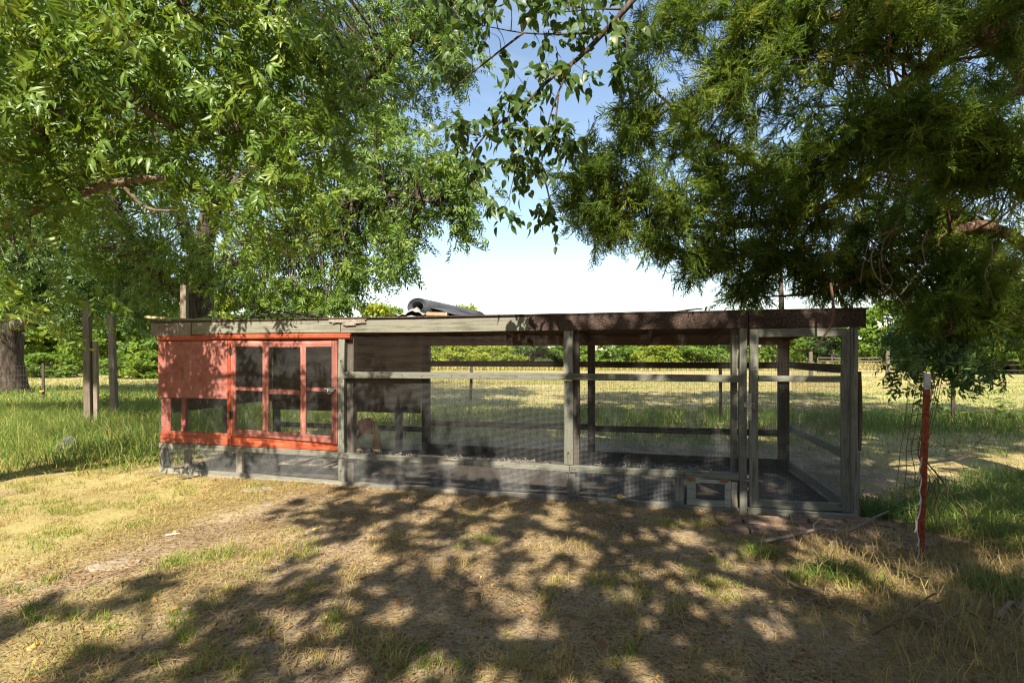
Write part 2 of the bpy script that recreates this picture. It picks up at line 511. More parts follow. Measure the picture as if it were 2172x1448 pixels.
def vnoise(x, y, s):
    x = np.asarray(x) / s + 57.3
    y = np.asarray(y) / s + 91.7
    xi, yi = np.floor(x).astype(int), np.floor(y).astype(int)
    fx, fy = x - xi, y - yi
    fx, fy = fx * fx * (3 - 2 * fx), fy * fy * (3 - 2 * fy)
    g = lambda i, j: _tab[i % 256, j % 256]
    return (g(xi, yi) * (1 - fx) + g(xi + 1, yi) * fx) * (1 - fy) + (g(xi, yi + 1) * (1 - fx) + g(xi + 1, yi + 1) * fx) * fy


def fbm(x, y, s):
    return 0.55 * vnoise(x, y, s) + 0.28 * vnoise(x, y, s / 2.1) + 0.17 * vnoise(x, y, s / 4.3)


def ss(a, b, x):
    t = np.clip((np.asarray(x, float) - a) / (b - a), 0, 1)
    return t * t * (3 - 2 * t)


def height(x, y):
    near = 1 - ss(9, 16, np.hypot(x, y))
    return near * ((fbm(x, y, 1.1) - 0.5) * 0.07 + (fbm(x, y, 0.28) - 0.5) * 0.028) * (0.25 + 0.75 * (1 - incoop(x, y))) - 0.004


CO = np.array([-4.49, 6.57])
CU = np.array([0.972, -0.2366])
CV = np.array([0.2366, 0.972])


def coop_uv(x, y):
    dx, dy = np.asarray(x) - CO[0], np.asarray(y) - CO[1]
    return dx * CU[0] + dy * CU[1], dx * CV[0] + dy * CV[1]


def incoop(x, y, pad=0.15):
    u, v = coop_uv(x, y)
    return ((u > -pad) & (u < 7.9 + pad) & (v > -pad) & (v < 2.2 + pad)).astype(float)


# how much turf grows where (0 bare soil, 1 turf); the same map drives soil colour and blades
def turf(x, y):
    u, v = coop_uv(x, y)
    left = 1 - ss(-2.6, -1.5, x - 0.1 * (y - 4))
    path = np.exp(-((x + 2.45 - 0.42 * (y - 4.5)) / 0.55) ** 2) * (1 - ss(6.4, 7.5, y))
    t = left * (0.95 - 0.95 * path) * ss(0.25, 0.45, fbm(x, y, 0.6) + 0.15)
    t = np.maximum(t, 0.55 * ss(0.60, 0.72, fbm(x + 9, y, 0.55)) * (1 - ss(6, 8, y)))
    beyond = ss(2.9, 4.6, v) + ss(8.6, 9.6, u) * ss(1.2, 2.6, v)
    t = np.maximum(t, np.clip(beyond, 0, 1) * 0.8)
    t = np.maximum(t, (1 - ss(-5.4, -4.5, x)) * ss(5.3, 6.3, y))
    return np.clip(t, 0, 1) * (1 - incoop(x, y))


# ------------------------------------------------------------------ ground
def axis(lo, hi, step, far, grow=1.16):
    a = list(np.arange(lo, hi + 1e-6, step))
    s = step
    while a[-1] < far:
        s *= grow
        a.append(a[-1] + s)
    s = step
    b = [lo]
    while b[-1] > -far:
        s *= grow
        b.append(b[-1] - s)
    return np.array(sorted(b[1:]) + a)


gx = axis(-7, 6.5, 0.055, 700)
gy = axis(0.8, 8.5, 0.055, 900)
X, Y = np.meshgrid(gx, gy, indexing='ij')
Z = height(X, Y)
V = np.stack([X, Y, Z], -1).reshape(-1, 3)
nx, ny = len(gx), len(gy)
idx = np.arange(nx * ny).reshape(nx, ny)
F = np.stack([idx[:-1, :-1], idx[1:, :-1], idx[1:, 1:], idx[:-1, 1:]], -1).reshape(-1, 4)
gme = new_mesh('ground', V, F, turf(V[:, 0], V[:, 1]), True)
fa = gme.attributes.new('field', 'FLOAT', 'POINT')
fa.data.foreach_set('value', ss(13.5, 17.5, V[:, 1] + 0.12 * V[:, 0] + 2.0 * (fbm(V[:, 0], V[:, 1], 4) - .5)).astype(np.float32))

gm, nt, b, _ = mat('ground_soil')
tcn = N(nt, 'ShaderNodeTexCoord')
n1 = N(nt, 'ShaderNodeTexNoise', Scale=1.7, Detail=8.0, Roughness=0.68)
n2 = N(nt, 'ShaderNodeTexNoise', Scale=38.0, Detail=6.0, Roughness=0.75)
n3 = N(nt, 'ShaderNodeTexNoise', Scale=0.12, Detail=6.0, Roughness=0.6)
mpf = N(nt, 'ShaderNodeMapping')
mpf.inputs['Scale'].default_value = (0.35, 1.6, 1)
nt.links.new(tcn.outputs['Object'], mpf.inputs['Vector'])
for n in (n1, n2):
    nt.links.new(tcn.outputs['Object'], n.inputs['Vector'])
nt.links.new(mpf.outputs[0], n3.inputs['Vector'])
mx = N(nt, 'ShaderNodeMath', operation='MULTIPLY_ADD')
nt.links.new(n2.outputs['Fac'], mx.inputs[0])
mx.inputs[1].default_value = 0.55
mh = N(nt, 'ShaderNodeMath', operation='MULTIPLY')
nt.links.new(n1.outputs['Fac'], mh.inputs[0])
mh.inputs[1].default_value = 0.45
nt.links.new(mh.outputs[0], mx.inputs[2])
soil = ramp(nt, [(0.37, (0.06, 0.04, 0.024)), (0.45, (0.19, 0.135, 0.085)), (0.53, (0.33, 0.25, 0.162)), (0.64, (0.47, 0.37, 0.25))], mx.outputs[0])
lawn = ramp(nt, [(0.33, (0.17, 0.125, 0.055)), (0.46, (0.31, 0.245, 0.10)), (0.58, (0.41, 0.34, 0.14)), (0.7, (0.48, 0.42, 0.20))], mx.outputs[0])
field = ramp(nt, [(0.36, (0.13, 0.18, 0.045)), (0.46, (0.26, 0.27, 0.09)), (0.55, (0.39, 0.32, 0.155)), (0.68, (0.45, 0.37, 0.21))], n3.outputs['Fac'])
field = mixrgb(nt, 0.45, field, ramp(nt, [(0.36, (0.18, 0.15, 0.05)), (0.6, (0.47, 0.37, 0.18))], mx.outputs[0]))
at1 = N(nt, 'ShaderNodeAttribute', attribute_name='rnd')
at2 = N(nt, 'ShaderNodeAttribute', attribute_name='field')
c = mixrgb(nt, at1.outputs['Fac'], soil, lawn)
c = mixrgb(nt, at2.outputs['Fac'], c, field)
nt.links.new(c, b.inputs['Base Color'])
b.inputs['Roughness'].default_value = 0.97
b.inputs['Specular IOR Level'].default_value = 0.1
bp = N(nt, 'ShaderNodeBump', Strength=1.0, Distance=0.035)
nt.links.new(mx.outputs[0], bp.inputs['Height'])
nt.links.new(bp.outputs[0], b.inputs['Normal'])
ground = link('ground', gme, gm, kind='structure')
ground['label'] = 'bare brown soil and dry turf running out to a mown field'

# ------------------------------------------------------------------ chicken coop
coop = thing('chicken_coop', 'long low chicken coop of grey boards and wire with a red end', 'chicken coop', (CO[0], CO[1], 0), math.atan2(CU[1], CU[0]))


def board(name, u0, u1, v0, v1, z0, z1, m, parent=None, z0r=None, z1r=None, seg=5, warp=0.008, bev=0.004, along='u'):
    """one sawn board: rounded edges, slightly bowed; z0r, z1r set the right end for boards out of level"""
    z0r = z0 if z0r is None else z0r
    z1r = z1 if z1r is None else z1r
    dims = (u1 - u0, v1 - v0, max(z1 - z0, 0.001))
    ax = int(np.argmax(dims))
    bv = min(bev, min(dims) * 0.3)
    t = np.linspace(0, 1, seg + 1)
    amp = warp * (RNG.random(2) - .5) * 2
    others = [i for i in range(3) if i != ax]
    A, B = others
    prof = [(bv, 0), (dims[A] - bv, 0), (dims[A], bv), (dims[A], dims[B] - bv), (dims[A] - bv, dims[B]), (bv, dims[B]), (0, dims[B] - bv), (0, bv)]
    V = []
    for k, tt in enumerate(t):
        w = math.sin(math.pi * tt)
        for (p, q) in prof:
            c = [0, 0, 0]
            c[ax] = dims[ax] * tt
            c[A] = p + amp[0] * w + (RNG.random() - .5) * 0.0012
            c[B] = q + amp[1] * w + (RNG.random() - .5) * 0.0012
            fu = c[0] / dims[0]
            lo, hi = z0 + (z0r - z0) * fu, z1 + (z1r - z1) * fu
            fz = c[2] / dims[2]
            V.append((u0 + c[0], v0 + c[1], lo + (hi - lo) * fz))
    n = 8
    Fc = []
    for k in range(seg):
        for j in range(n):
            Fc.append((k * n + j, k * n + (j + 1) % n, (k + 1) * n + (j + 1) % n, (k + 1) * n + j))
    Fc.append(tuple(range(n - 1, -1, -1)))
    Fc.append(tuple(seg * n + j for j in range(n)))
    me = new_mesh(name, np.array(V), Fc)
    if ax == 1:
        me.flip_normals()
    return link(name, me, M[m], parent if parent is not None else coop)


def wire_grid(name, u0, u1, z0, z1, v, step, r, m, parent=None, axis_='u', zstep=None, bulge=0.004):
    """welded wire: every strand is a thin square rod"""
    P = []
    zs = zstep or step
    us = np.arange(u0, u1, step)
    zz = np.arange(z0, z1, zs)
    mk = (lambda a, c, h: (a, c, h)) if axis_ == 'u' else (lambda a, c, h: (c, a, h))
    Vs, Fs, n = [], [], 0
    q = [(0, 1, 5, 4), (1, 2, 6, 5), (2, 3, 7, 6), (3, 0, 4, 7)]

    def wob(a, h):
        return v + bulge * (math.sin(a * 5.3 + h * 3.1) + math.sin(a * 2.1 - h * 4.7 + 1))
    for a in us:
        k = 4
        hs = np.linspace(z0, z1, k + 1)
        for i in range(k):
            a0, a1 = a + 0.0015 * math.sin(hs[i] * 9 + a), a + 0.0015 * math.sin(hs[i + 1] * 9 + a)
            c0, c1 = wob(a, hs[i]), wob(a, hs[i + 1])
            for (aa, cc, h) in ((a0, c0, hs[i]), (a1, c1, hs[i + 1])):
                Vs += [mk(aa - r, cc - r, h), mk(aa + r, cc - r, h), mk(aa + r, cc + r, h), mk(aa - r, cc + r, h)]
            Fs += [tuple(n + j for j in f) for f in q]
            n += 8
    for h in zz:
        k = max(2, int((u1 - u0) / 0.25))
        aa = np.linspace(u0, u1, k + 1)
        for i in range(k):
            for a in (aa[i], aa[i + 1]):
                hh = h + 0.002 * math.sin(a * 7 + h * 3)
                c = wob(a, h)
                Vs += [mk(a, c - r, hh - r), mk(a, c + r, hh - r), mk(a, c + r, hh + r), mk(a, c - r, hh + r)]
            Fs += [tuple(n + j for j in f) for f in q]
            n += 8
    me = new_mesh(name, np.array(Vs), Fs)
    return link(name, me, M[m], parent if parent is not None else coop, 'stuff')


# roof
RZ0, RZ1 = 1.915, 1.775                       # top of the roof at the front and at the back


def roofz(v):
    return RZ0 + (RZ1 - RZ0) * v / 2.2


mb = MB()
us = np.linspace(-0.12, 7.95, 60)
vs = np.linspace(-0.075, 2.25, 14)
UU, VV = np.meshgrid(us, vs, indexing='ij')
ZZ = roofz(VV) + 0.012 * (fbm(UU * 1.3, VV * 2, 0.5) - 0.5) + 0.006
top = np.stack([UU, VV, ZZ], -1).reshape(-1, 3)
bot = top.copy()
bot[:, 2] = roofz(bot[:, 1]) - 0.012
k = len(vs)
ii = np.arange(len(us) * k).reshape(len(us), k)
Ft = np.stack([ii[:-1, :-1], ii[1:, :-1], ii[1:, 1:], ii[:-1, 1:]], -1).reshape(-1, 4)
edge = list(ii[:, 0]) + list(ii[-1, 1:]) + list(ii[::-1, -1][1:]) + list(ii[0, ::-1][1:-1])
nn = len(top)
sideF = np.array([(edge[i], edge[i] + nn, edge[(i + 1) % len(edge)] + nn, edge[(i + 1) % len(edge)]) for i in range(len(edge))])
rme = new_mesh('roof', np.vstack([top, bot]), [np.vstack([Ft, Ft[:, ::-1] + nn, sideF])])
roof = link('roof', rme, M['asphalt'], coop)
for i in range(8):                            # decking boards seen from below
    v0 = -0.03 + i * 0.275
    bd = board('roof_board', 0.0, 7.86, 0, 0.262, 0, 0.016, 'deck', roof, seg=8, warp=0.003)
    bd.location = (0, v0, roofz(v0) - 0.031)
    bd.rotation_euler = (math.atan2(RZ1 - RZ0, 2.2), 0, 0)
for u in (0.12, 0.95, 1.8, 2.62, 3.5, 4.4, 5.2, 6.05, 6.82, 7.78):
    rf = board('rafter', u, u + 0.04, 0.02, 2.12, -0.12, -0.034, 'rafter', roof, seg=3, warp=0.003)
    rf.location = (0, 0, RZ0)
    rf.rotation_euler = (math.atan2(RZ1 - RZ0, 2.2), 0, 0)
board('fascia_board', 0.525, 2.60, -0.062, -0.03, 1.752, 1.903, 'fascia')
board('fascia_board', 2.608, 4.818, -0.062, -0.03, 1.752, 1.901, 'fascia')
board('fascia_board', -0.10, 0.515, -0.068, -0.03, 1.735, 1.905, 'asphalt_pale', warp=0.006)
board('roofing_strip', 4.825, 6.945, -0.07, -0.03, 1.748, 1.92, 'asphalt', seg=8, warp=0.003)
board('roofing_strip', 6.952, 7.93, -0.071, -0.03, 1.75, 1.925, 'asphalt', seg=5, warp=0.003)
board('top_plate', 0.0, 7.86, -0.005, 0.035, 1.765, 1.86, 'dark_x')
# ragged roofing flap over the joint of the fascia
Vf = []
for i in range(25):
    for j in range(6):
        fu, fz = i / 24, j / 5
        hang = 0.035 + 0.075 * float(fbm(fu * 2.0, 3.0, 0.28)) * (1 - abs(2 * fu - 1) ** 3)
        Vf.append((2.46 + 0.50 * fu + 0.01 * j * math.sin(i), -0.0655 - 0.010 * abs(math.sin(fu * 12 + j)) * fz - 0.006 * fz, 1.915 - fz * hang))
Ff = [(i * 6 + j, (i + 1) * 6 + j, (i + 1) * 6 + j + 1, i * 6 + j + 1) for i in range(24) for j in range(5)]
fl = link('roofing_flap', new_mesh('roofing_flap', np.array(Vf), Ff), M['asphalt_pale'], coop)
sm = fl.modifiers.new('thickness', 'SOLIDIFY')
sm.thickness = 0.004
fl['label'] = 'torn strip of worn roofing folded over the fascia'

# red end: frame, cover panels, lattice door
board('post', 0.0, 0.06, 0.0, 0.085, 0.0, 1.765, 'grey_z')
tr = board('top_trim', 0.0, 2.73, -0.072, -0.012, 1.678, 1.747, 'orange_x', bev=0.018, seg=9)
board('cover_panel', -0.02, 1.028, -0.036, -0.022, 1.135, 1.674, 'pink_panel', seg=6, warp=0.006)
board('cover_panel', -0.022, 1.028, -0.041, -0.024, 0.955, 1.131, 'pink_panel', seg=6, warp=0.006)
board('frame_board', 0.0, 0.155, -0.020, -0.001, 0.535, 0.99, 'pink_z')
board('frame_board', 0.0, 1.028, -0.022, -0.001, 0.382, 0.53, 'orange_x')
board('frame_board', 1.032, 1.094, -0.038, 0.04, 0.385, 1.674, 'orange_z')
board('frame_board', 1.03, 2.566, -0.026, 0.02, 0.388, 0.545, 'orange_x', z0r=0.385, z1r=0.50)
board('frame_board', 2.50, 2.567, -0.008, 0.03, 0.50, 1.674, 'pink_z')
board('inner_post', 0.16, 0.235, 0.12, 0.16, 0.38, 1.70, 'pink_z')
door = link('lattice_door', None, None, coop)
door['label'] = 'faded red door with six wire panes'
DV0, DV1 = -0.058, -0.030
board('door_stile', 1.100, 1.165, DV0, DV1, 0.515, 1.668, 'pink_z', door)
board('door_stile', 2.485, 2.560, DV0, DV1, 0.470, 1.662, 'pink_z', door)
board('door_rail', 1.167, 2.483, DV0 + .002, DV1, 1.600, 1.668, 'pink_x', door, z0r=1.592, z1r=1.662)
board('door_rail', 1.167, 2.483, DV0 + .002, DV1, 0.515, 0.592, 'pink_x', door, z0r=0.472, z1r=0.555)
board('muntin', 1.548, 1.632, DV0 + .003, DV1, 0.588, 1.596, 'pink_z', door)
board('muntin', 2.068, 2.140, DV0 + .003, DV1, 0.572, 1.592, 'pink_z', door)
board('muntin', 1.168, 1.546, DV0 + .005, DV1, 1.065, 1.108, 'pink_x', door, z0r=1.06, z1r=1.104)
board('muntin', 1.634, 2.066, DV0 + .005, DV1, 1.028, 1.085, 'pink_x', door, z0r=1.022, z1r=1.078)
board('muntin', 2.142, 2.483, DV0 + .005, DV1, 1.075, 1.118, 'pink_x', door, z0r=1.068, z1r=1.112)
wire_grid('wire_mesh', 1.12, 2.54, 0.52, 1.64, -0.066, 0.0127, 0.00042, 'wire', door)
lt = MB()
lt.box((2.40, -0.082, 1.098), (2.55, -0.072, 1.112))
lt.box((2.445, -0.088, 1.075), (2.53, -0.070, 1.108))
lt.tube([(2.455, -0.09, 1.10), (2.465, -0.10, 1.065), (2.485, -0.095, 1.052), (2.505, -0.09, 1.075)], 0.005, 6)
lt.build('latch', M['zinc'], door)
for zz in (0.72, 1.50):
    hb = MB()
    hb.box((1.075, -0.066, zz), (1.125, -0.060, zz + 0.085))
    hb.tube([(1.098, -0.068, zz - 0.004), (1.098, -0.068, zz + 0.09)], 0.007, 6)
    hb.build('hinge', M['black'], door)
wire_grid('wire_mesh', 0.01, 1.04, 0.40, 1.67, -0.050, 0.0127, 0.00038, 'wire')
ring = MB()
ang = np.linspace(0, 2 * np.pi, 13)
ring.tube(np.stack([2.612 + 0.018 * np.cos(ang), np.full(13, -0.042), 1.105 + 0.024 * np.sin(ang)], -1), 0.003, 5, False, 1)
ring.build('eye_ring', M['zinc'], coop)

# low grey skirt under the red end
board('skirt_rail', 0.0, 2.60, -0.046, -0.004, 0.312, 0.378, 'fascia', seg=8)
board('skirt_sill', 0.0, 2.562, -0.046, -0.004, -0.03, 0.062, 'fascia', z0r=-0.05, z1r=0.03, seg=8)
board('skirt_stud', 0.005, 0.06, -0.040, -0.003, 0.064, 0.308, 'grey_z')
board('skirt_stud', 1.10, 1.19, 0.03, 0.07, 0.0, 0.40, 'stud')
board('skirt_stud', 0.13, 0.23, 0.20, 0.24, 0.0, 0.38, 'stud')
wire_grid('wire_mesh', 0.05, 2.57, 0.03, 0.34, -0.050, 0.0127, 0.0006, 'wire_lit')

# open run: posts, rails, wire
board('post', 2.570, 2.652, -0.052, 0.06, -0.04, 1.752, 'grey_z', seg=7)
board('mid_rail', 2.655, 6.868, -0.075, -0.035, 1.232, 1.303, 'grey_x', z0r=1.236, z1r=1.305, seg=12, warp=0.006)
board('post', 5.185, 5.282, -0.055, -0.016, 1.307, 1.752, 'grey_z')
board('post', 5.188, 5.282, -0.052, -0.016, 0.368, 1.231, 'grey_z')
board('inner_post', 5.262, 5.335, -0.008, 0.08, -0.02, 1.78, 'dark_z')
board('post', 5.212, 5.300, -0.040, -0.012, 0.052, 0.290, 'grey_z')
board('inner_post', 2.655, 2.735, 0.005, 0.09, -0.02, 1.78, 'dark_z')
board('bottom_rail', 2.575, 5.240, -0.070, -0.030, 0.312, 0.374, 'grey_x', z0r=0.295, z1r=0.36, seg=9)
board('bottom_rail', 5.246, 6.366, -0.070, -0.030, 0.294, 0.362, 'grey_x', z0r=0.297, z1r=0.367)
board('bottom_rail', 6.372, 6.866, -0.070, -0.030, 0.299, 0.369, 'grey_x')
board('ledge', 2.66, 6.80, 0.00, 0.075, 0.315, 0.352, 'dark_x', seg=9)
board('sill', 2.575, 5.225, -0.066, -0.028, -0.06, 0.036, 'grey_x', z0r=-0.06, z1r=0.046, seg=9)
board('sill', 5.232, 6.366, -0.066, -0.028, -0.06, 0.05, 'grey_x')
board('sill', 6.370, 6.868, -0.066, -0.028, -0.06, 0.033, 'grey_x')
wire_grid('wire_mesh', 2.66, 6.86, 1.30, 1.755, -0.012, 0.0127, 0.00025, 'wire_dark')
wire_grid('wire_mesh', 2.66, 6.86, 0.35, 1.24, -0.012, 0.0127, 0.00042, 'wire')
wire_grid('wire_mesh', 2.62, 6.37, 0.0, 0.31, -0.073, 0.0127, 0.0006, 'wire_lit', bulge=0.002)
board('stud', 6.282, 6.366, -0.040, -0.012, 0.052, 0.292, 'grey_z')

# little hatch at the bottom
hatch = link('hatch_door', None, None, coop)
hatch['label'] = 'small framed hatch with rusty hinges at the foot of the run'
board('hatch_stile', 6.392, 6.474, -0.064, -0.036, 0.040, 0.288, 'hatch', hatch)
board('hatch_stile', 6.746, 6.798, -0.064, -0.036, 0.040, 0.288, 'hatch', hatch)
board('hatch_rail', 6.476, 6.744, -0.063, -0.036, 0.252, 0.287, 'hatch', hatch)
board('hatch_rail', 6.476, 6.744, -0.063, -0.036, 0.040, 0.098, 'hatch', hatch)
board('hatch_board', 6.802, 6.856, -0.062, -0.034, 0.042, 0.284, 'stud', hatch)
wire_grid('wire_mesh', 6.46, 6.76, 0.08, 0.27, -0.040, 0.0064, 0.00045, 'wire_dark', hatch, bulge=0.001)
for hu in (6.40, 6.70):
    hb = MB()
    hb.box((hu, -0.079, 0.280), (hu + 0.062, -0.066, 0.305))
    hb.tube([(hu - .002, -0.080, 0.292), (hu + 0.064, -0.080, 0.292)], 0.006, 6)
    hb.build('hinge', M['rust'], hatch)

# door post and screen door on the right
board('post', 6.872, 6.938, -0.072, 0.005, 0.0, 1.748, 'grey_z', seg=7)
board('inner_post', 6.815, 6.868, 0.006, 0.09, 0.0, 1.78, 'grey_z')
sd = link('screen_door', None, None, coop)
sd['label'] = 'tall grey framed wire door beside the corner post'
board('door_stile', 6.960, 7.038, -0.072, -0.036, 0.060, 1.742, 'grey_z', sd, seg=7)
board('door_stile', 7.738, 7.806, -0.072, -0.036, 0.068, 1.738, 'grey_z', sd, seg=7)
board('door_rail', 7.040, 7.736, -0.070, -0.036, 1.662, 1.741, 'grey_x', sd)
board('door_rail', 7.040, 7.736, -0.070, -0.036, 1.248, 1.306, 'grey_x', sd)
board('door_rail', 7.040, 7.736, -0.070, -0.036, 0.062, 0.138, 'grey_x', sd, z0r=0.07, z1r=0.145)
wire_grid('wire_mesh', 7.03, 7.75, 1.29, 1.68, -0.032, 0.0127, 0.0003, 'wire_dark', sd)
wire_grid('wire_mesh', 7.03, 7.75, 0.12, 1.26, -0.032, 0.0127, 0.00042, 'wire', sd)
hs = MB()
hs.box((6.945, -0.079, 0.88), (6.972, -0.072, 1.135))
hs.box((6.905, -0.088, 1.005), (7.01, -0.078, 1.045))
hs.tube([(6.91, -0.092, 1.012), (6.91, -0.098, 1.04), (6.955, -0.10, 1.04), (6.955, -0.095, 1.012)], 0.005, 6)
hs.tube([(7.0, -0.08, 1.13), (7.012, -0.095, 1.148), (7.03, -0.085, 1.13)], 0.003, 5)
hs.build('hasp', M['zinc'], sd)
pdl = MB()
pdl.tube([(6.985, -0.09, 1.03), (6.985, -0.10, 1.065), (7.008, -0.10, 1.065), (7.008, -0.09, 1.03)], 0.004, 6)
pdl.box((6.975, -0.102, 0.985), (7.018, -0.085, 1.03))
pdl.build('padlock', M['wire_dark'], sd)
board('jamb', 7.809, 7.832, -0.060, -0.01, 0.0, 1.748, 'grey_z')
board('post', 7.836, 7.880, -0.050, 0.055, -0.02, 1.752, 'grey_z', seg=7)
board('threshold', 6.942, 7.872, -0.078, -0.038, -0.06, 0.052, 'grey_x', seg=6)
board('side_board', 7.884, 7.918, -0.01, 0.05, 0.62, 1.345, 'dark_z')
board('side_board', 7.884, 7.915, 0.055, 0.10, 0.36, 1.30, 'dark_z')
board('side_board', 7.884, 7.912, 0.0, 0.05, 0.05, 0.60, 'grey_z')

# back wall of the run
BV = 2.06
board('back_beam', 0.0, 7.86, BV - 0.045, BV - 0.005, 1.625, 1.765, 'rafter', seg=10, warp=0.012)
for (a, b2) in ((0.0, 0.09), (2.680, 2.795), (5.232, 5.335), (7.735, 7.865)):
    board('back_post', a, b2, BV, BV + 0.09, -0.02, 1.77, 'dark_z', seg=6)
board('back_post', 2.33, 2.42, BV - 0.2, BV - 0.12, -0.02, 0.72, 'dark_z')
for (a, b2) in ((2.80, 5.229), (5.338, 7.732)):
    board('back_rail', a, b2, BV + 0.03, BV + 0.065, 1.318, 1.405, 'dark_x', seg=7)
    board('back_rail', a, b2, BV + 0.03, BV + 0.065, 0.40, 0.485, 'dark_x', z0r=0.42, z1r=0.505, seg=7)
    board('back_rail', a, b2, BV + 0.03, BV + 0.065, -0.05, 0.118, 'dark_x', seg=7)
wire_grid('wire_mesh', 2.8, 7.73, 0.10, 1.33, BV + 0.025, 0.0254, 0.0007, 'wire_dark')
board('plywood_sheet', 0.04, 1.427, BV - 0.02, BV - 0.006, 0.735, 1.70, 'ply', seg=6, warp=0.012)
board('plywood_sheet', 1.43, 2.69, BV - 0.022, BV - 0.006, 0.745, 1.30, 'ply', seg=6, warp=0.012)
board('plywood_sheet', 1.43, 2.69, BV - 0.004, BV + 0.010, 1.26, 1.66, 'ply', seg=6, warp=0.012)
board('perch_rail', 0.05, 2.675, BV - 0.09, BV - 0.024, 0.60, 0.748, 'rafter', seg=6)
board('back_rail', 0.092, 2.678, BV + 0.02, BV + 0.05, 0.30, 0.38, 'dark_x', seg=6)
# right and left end walls
board('side_rail', 7.84, 7.876, 0.06, BV, 1.325, 1.41, 'dark_y')
board('side_rail', 7.84, 7.876, 0.06, BV, 0.50, 0.575, 'grey_x')
board('side_rail', 7.84, 7.876, 0.06, BV, 0.02, 0.11, 'grey_x')
wire_grid('wire_mesh', 0.06, 2.06, 0.02, 1.33, 7.88, 0.0254, 0.0007, 'wire_dark', axis_='v')
board('plywood_sheet', -0.012, 0.0, 0.09, 1.02, 0.74, 1.74, 'ply', seg=4)
board('plywood_sheet', -0.012, 0.0, 1.03, 2.05, 0.74, 1.72, 'ply', seg=4)
board('back_post', 0.0, 0.08, 1.0, 1.08, -0.02, 1.8, 'dark_z')
wire_grid('wire_mesh', 0.09, 2.05, 0.02, 0.74, 0.002, 0.0254, 0.0007, 'wire_dark', axis_='v')
# tall pointed pole at the far right corner
pl = MB()
pl.tube([(7.80, 2.19, -0.05), (7.815, 2.19, 1.2), (7.80, 2.185, 2.1), (7.79, 2.18, 2.45), (7.80, 2.18, 2.60)], [0.045, 0.042, 0.036, 0.03, 0.006], 8)
pl.build('corner_pole', M['dark_z'], coop, True)
# dark trodden earth inside the run
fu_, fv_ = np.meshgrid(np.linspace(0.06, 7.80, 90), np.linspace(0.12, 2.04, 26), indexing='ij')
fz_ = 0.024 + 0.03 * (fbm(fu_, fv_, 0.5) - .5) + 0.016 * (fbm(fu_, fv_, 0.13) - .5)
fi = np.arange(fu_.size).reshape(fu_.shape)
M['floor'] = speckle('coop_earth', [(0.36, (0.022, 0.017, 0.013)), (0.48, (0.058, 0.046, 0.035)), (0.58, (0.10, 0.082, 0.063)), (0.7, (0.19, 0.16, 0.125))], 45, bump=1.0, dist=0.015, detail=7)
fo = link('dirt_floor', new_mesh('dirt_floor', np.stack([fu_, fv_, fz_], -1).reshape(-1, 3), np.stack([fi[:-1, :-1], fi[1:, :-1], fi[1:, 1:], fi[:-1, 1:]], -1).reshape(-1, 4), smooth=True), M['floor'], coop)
# nail heads in the rails
nb = MB()
for (a0, a1, z, vf) in ((2.75, 6.8, 1.268, -0.0765), (2.7, 5.2, 0.335, -0.0715), (5.3, 6.84, 0.332, -0.0715)):
    a = a0
    while a < a1:
        zz = z + RNG.uniform(-0.012, 0.012)
        nb.tube([(a, vf - 0.003, zz), (a, vf + 0.012, zz)], 0.0065, 6, sub=1)
        a += RNG.uniform(0.22, 0.42)
for uu in (2.61, 5.235, 6.905, 7.0, 7.77):
    for z in RNG.uniform(0.1, 1.7, 4):
        nb.tube([(uu + RNG.uniform(-.015, .015), -0.0755, z), (uu, -0.05, z)], 0.006, 6, sub=1)
nb.build('nail_heads', M['nail'], coop, kind='stuff')

COOPROT = math.atan2(CU[1], CU[0])


def cp(u, v, z):
    p = CO + u * CU + v * CV
    return np.array([p[0], p[1], z])


# things on the coop's roof
roll = thing('roofing_roll', 'dark roll of roofing felt lying on the coop roof', 'roofing roll', tuple(cp(3.5, 0.0, roofz(0) + 0.01)), COOPROT)
Vr, Fr = [], []
turns, na, nlen = 3.2, 80, 6
for j in range(nlen):
    tt = j / (nlen - 1)
    cu, cv, cz = 0.03 + 0.36 * tt, 0.0 + 1.05 * tt, roofz(1.05 * tt) - roofz(0)
    for i in range(na):
        a = -math.pi / 2 - 0.4 + turns * 2 * math.pi * i / (na - 1)
        rr_ = 0.055 + 0.058 * i / (na - 1)
        Vr.append((cu + 1.25 * rr_ * math.cos(a), cv - 0.25 * rr_ * math.cos(a), cz + 0.112 + 0.92 * rr_ * math.sin(a)))
for j in range(nlen - 1):
    for i in range(na - 1):
        Fr.append((j * na + i, j * na + i + 1, (j + 1) * na + i + 1, (j + 1) * na + i))
ro = link('felt_roll', new_mesh('felt_roll', np.array(Vr), Fr, smooth=True), M['felt'], roll)
s_ = ro.modifiers.new('thickness', 'SOLIDIFY')
s_.thickness = 0.006
# loose tail of the roll running out over the roof
Vt, Ft2 = [], []
for i in range(9):
    for j in range(5):
        fu, fv = i / 8, j / 4
        Vt.append((0.15 + 0.62 * fu + 0.2 * fv, 0.02 + 0.5 * fv, 0.008 + 0.10 * (1 - fu) ** 2.2 + 0.01 * math.sin(fu * 8 + fv * 3)))
Ft2 = [(i * 5 + j, (i + 1) * 5 + j, (i + 1) * 5 + j + 1, i * 5 + j + 1) for i in range(8) for j in range(4)]
rt = link('loose_end', new_mesh('loose_end', np.array(Vt), Ft2, smooth=True), M['felt'], roll)
rt.modifiers.new('thickness', 'SOLIDIFY').thickness = 0.005

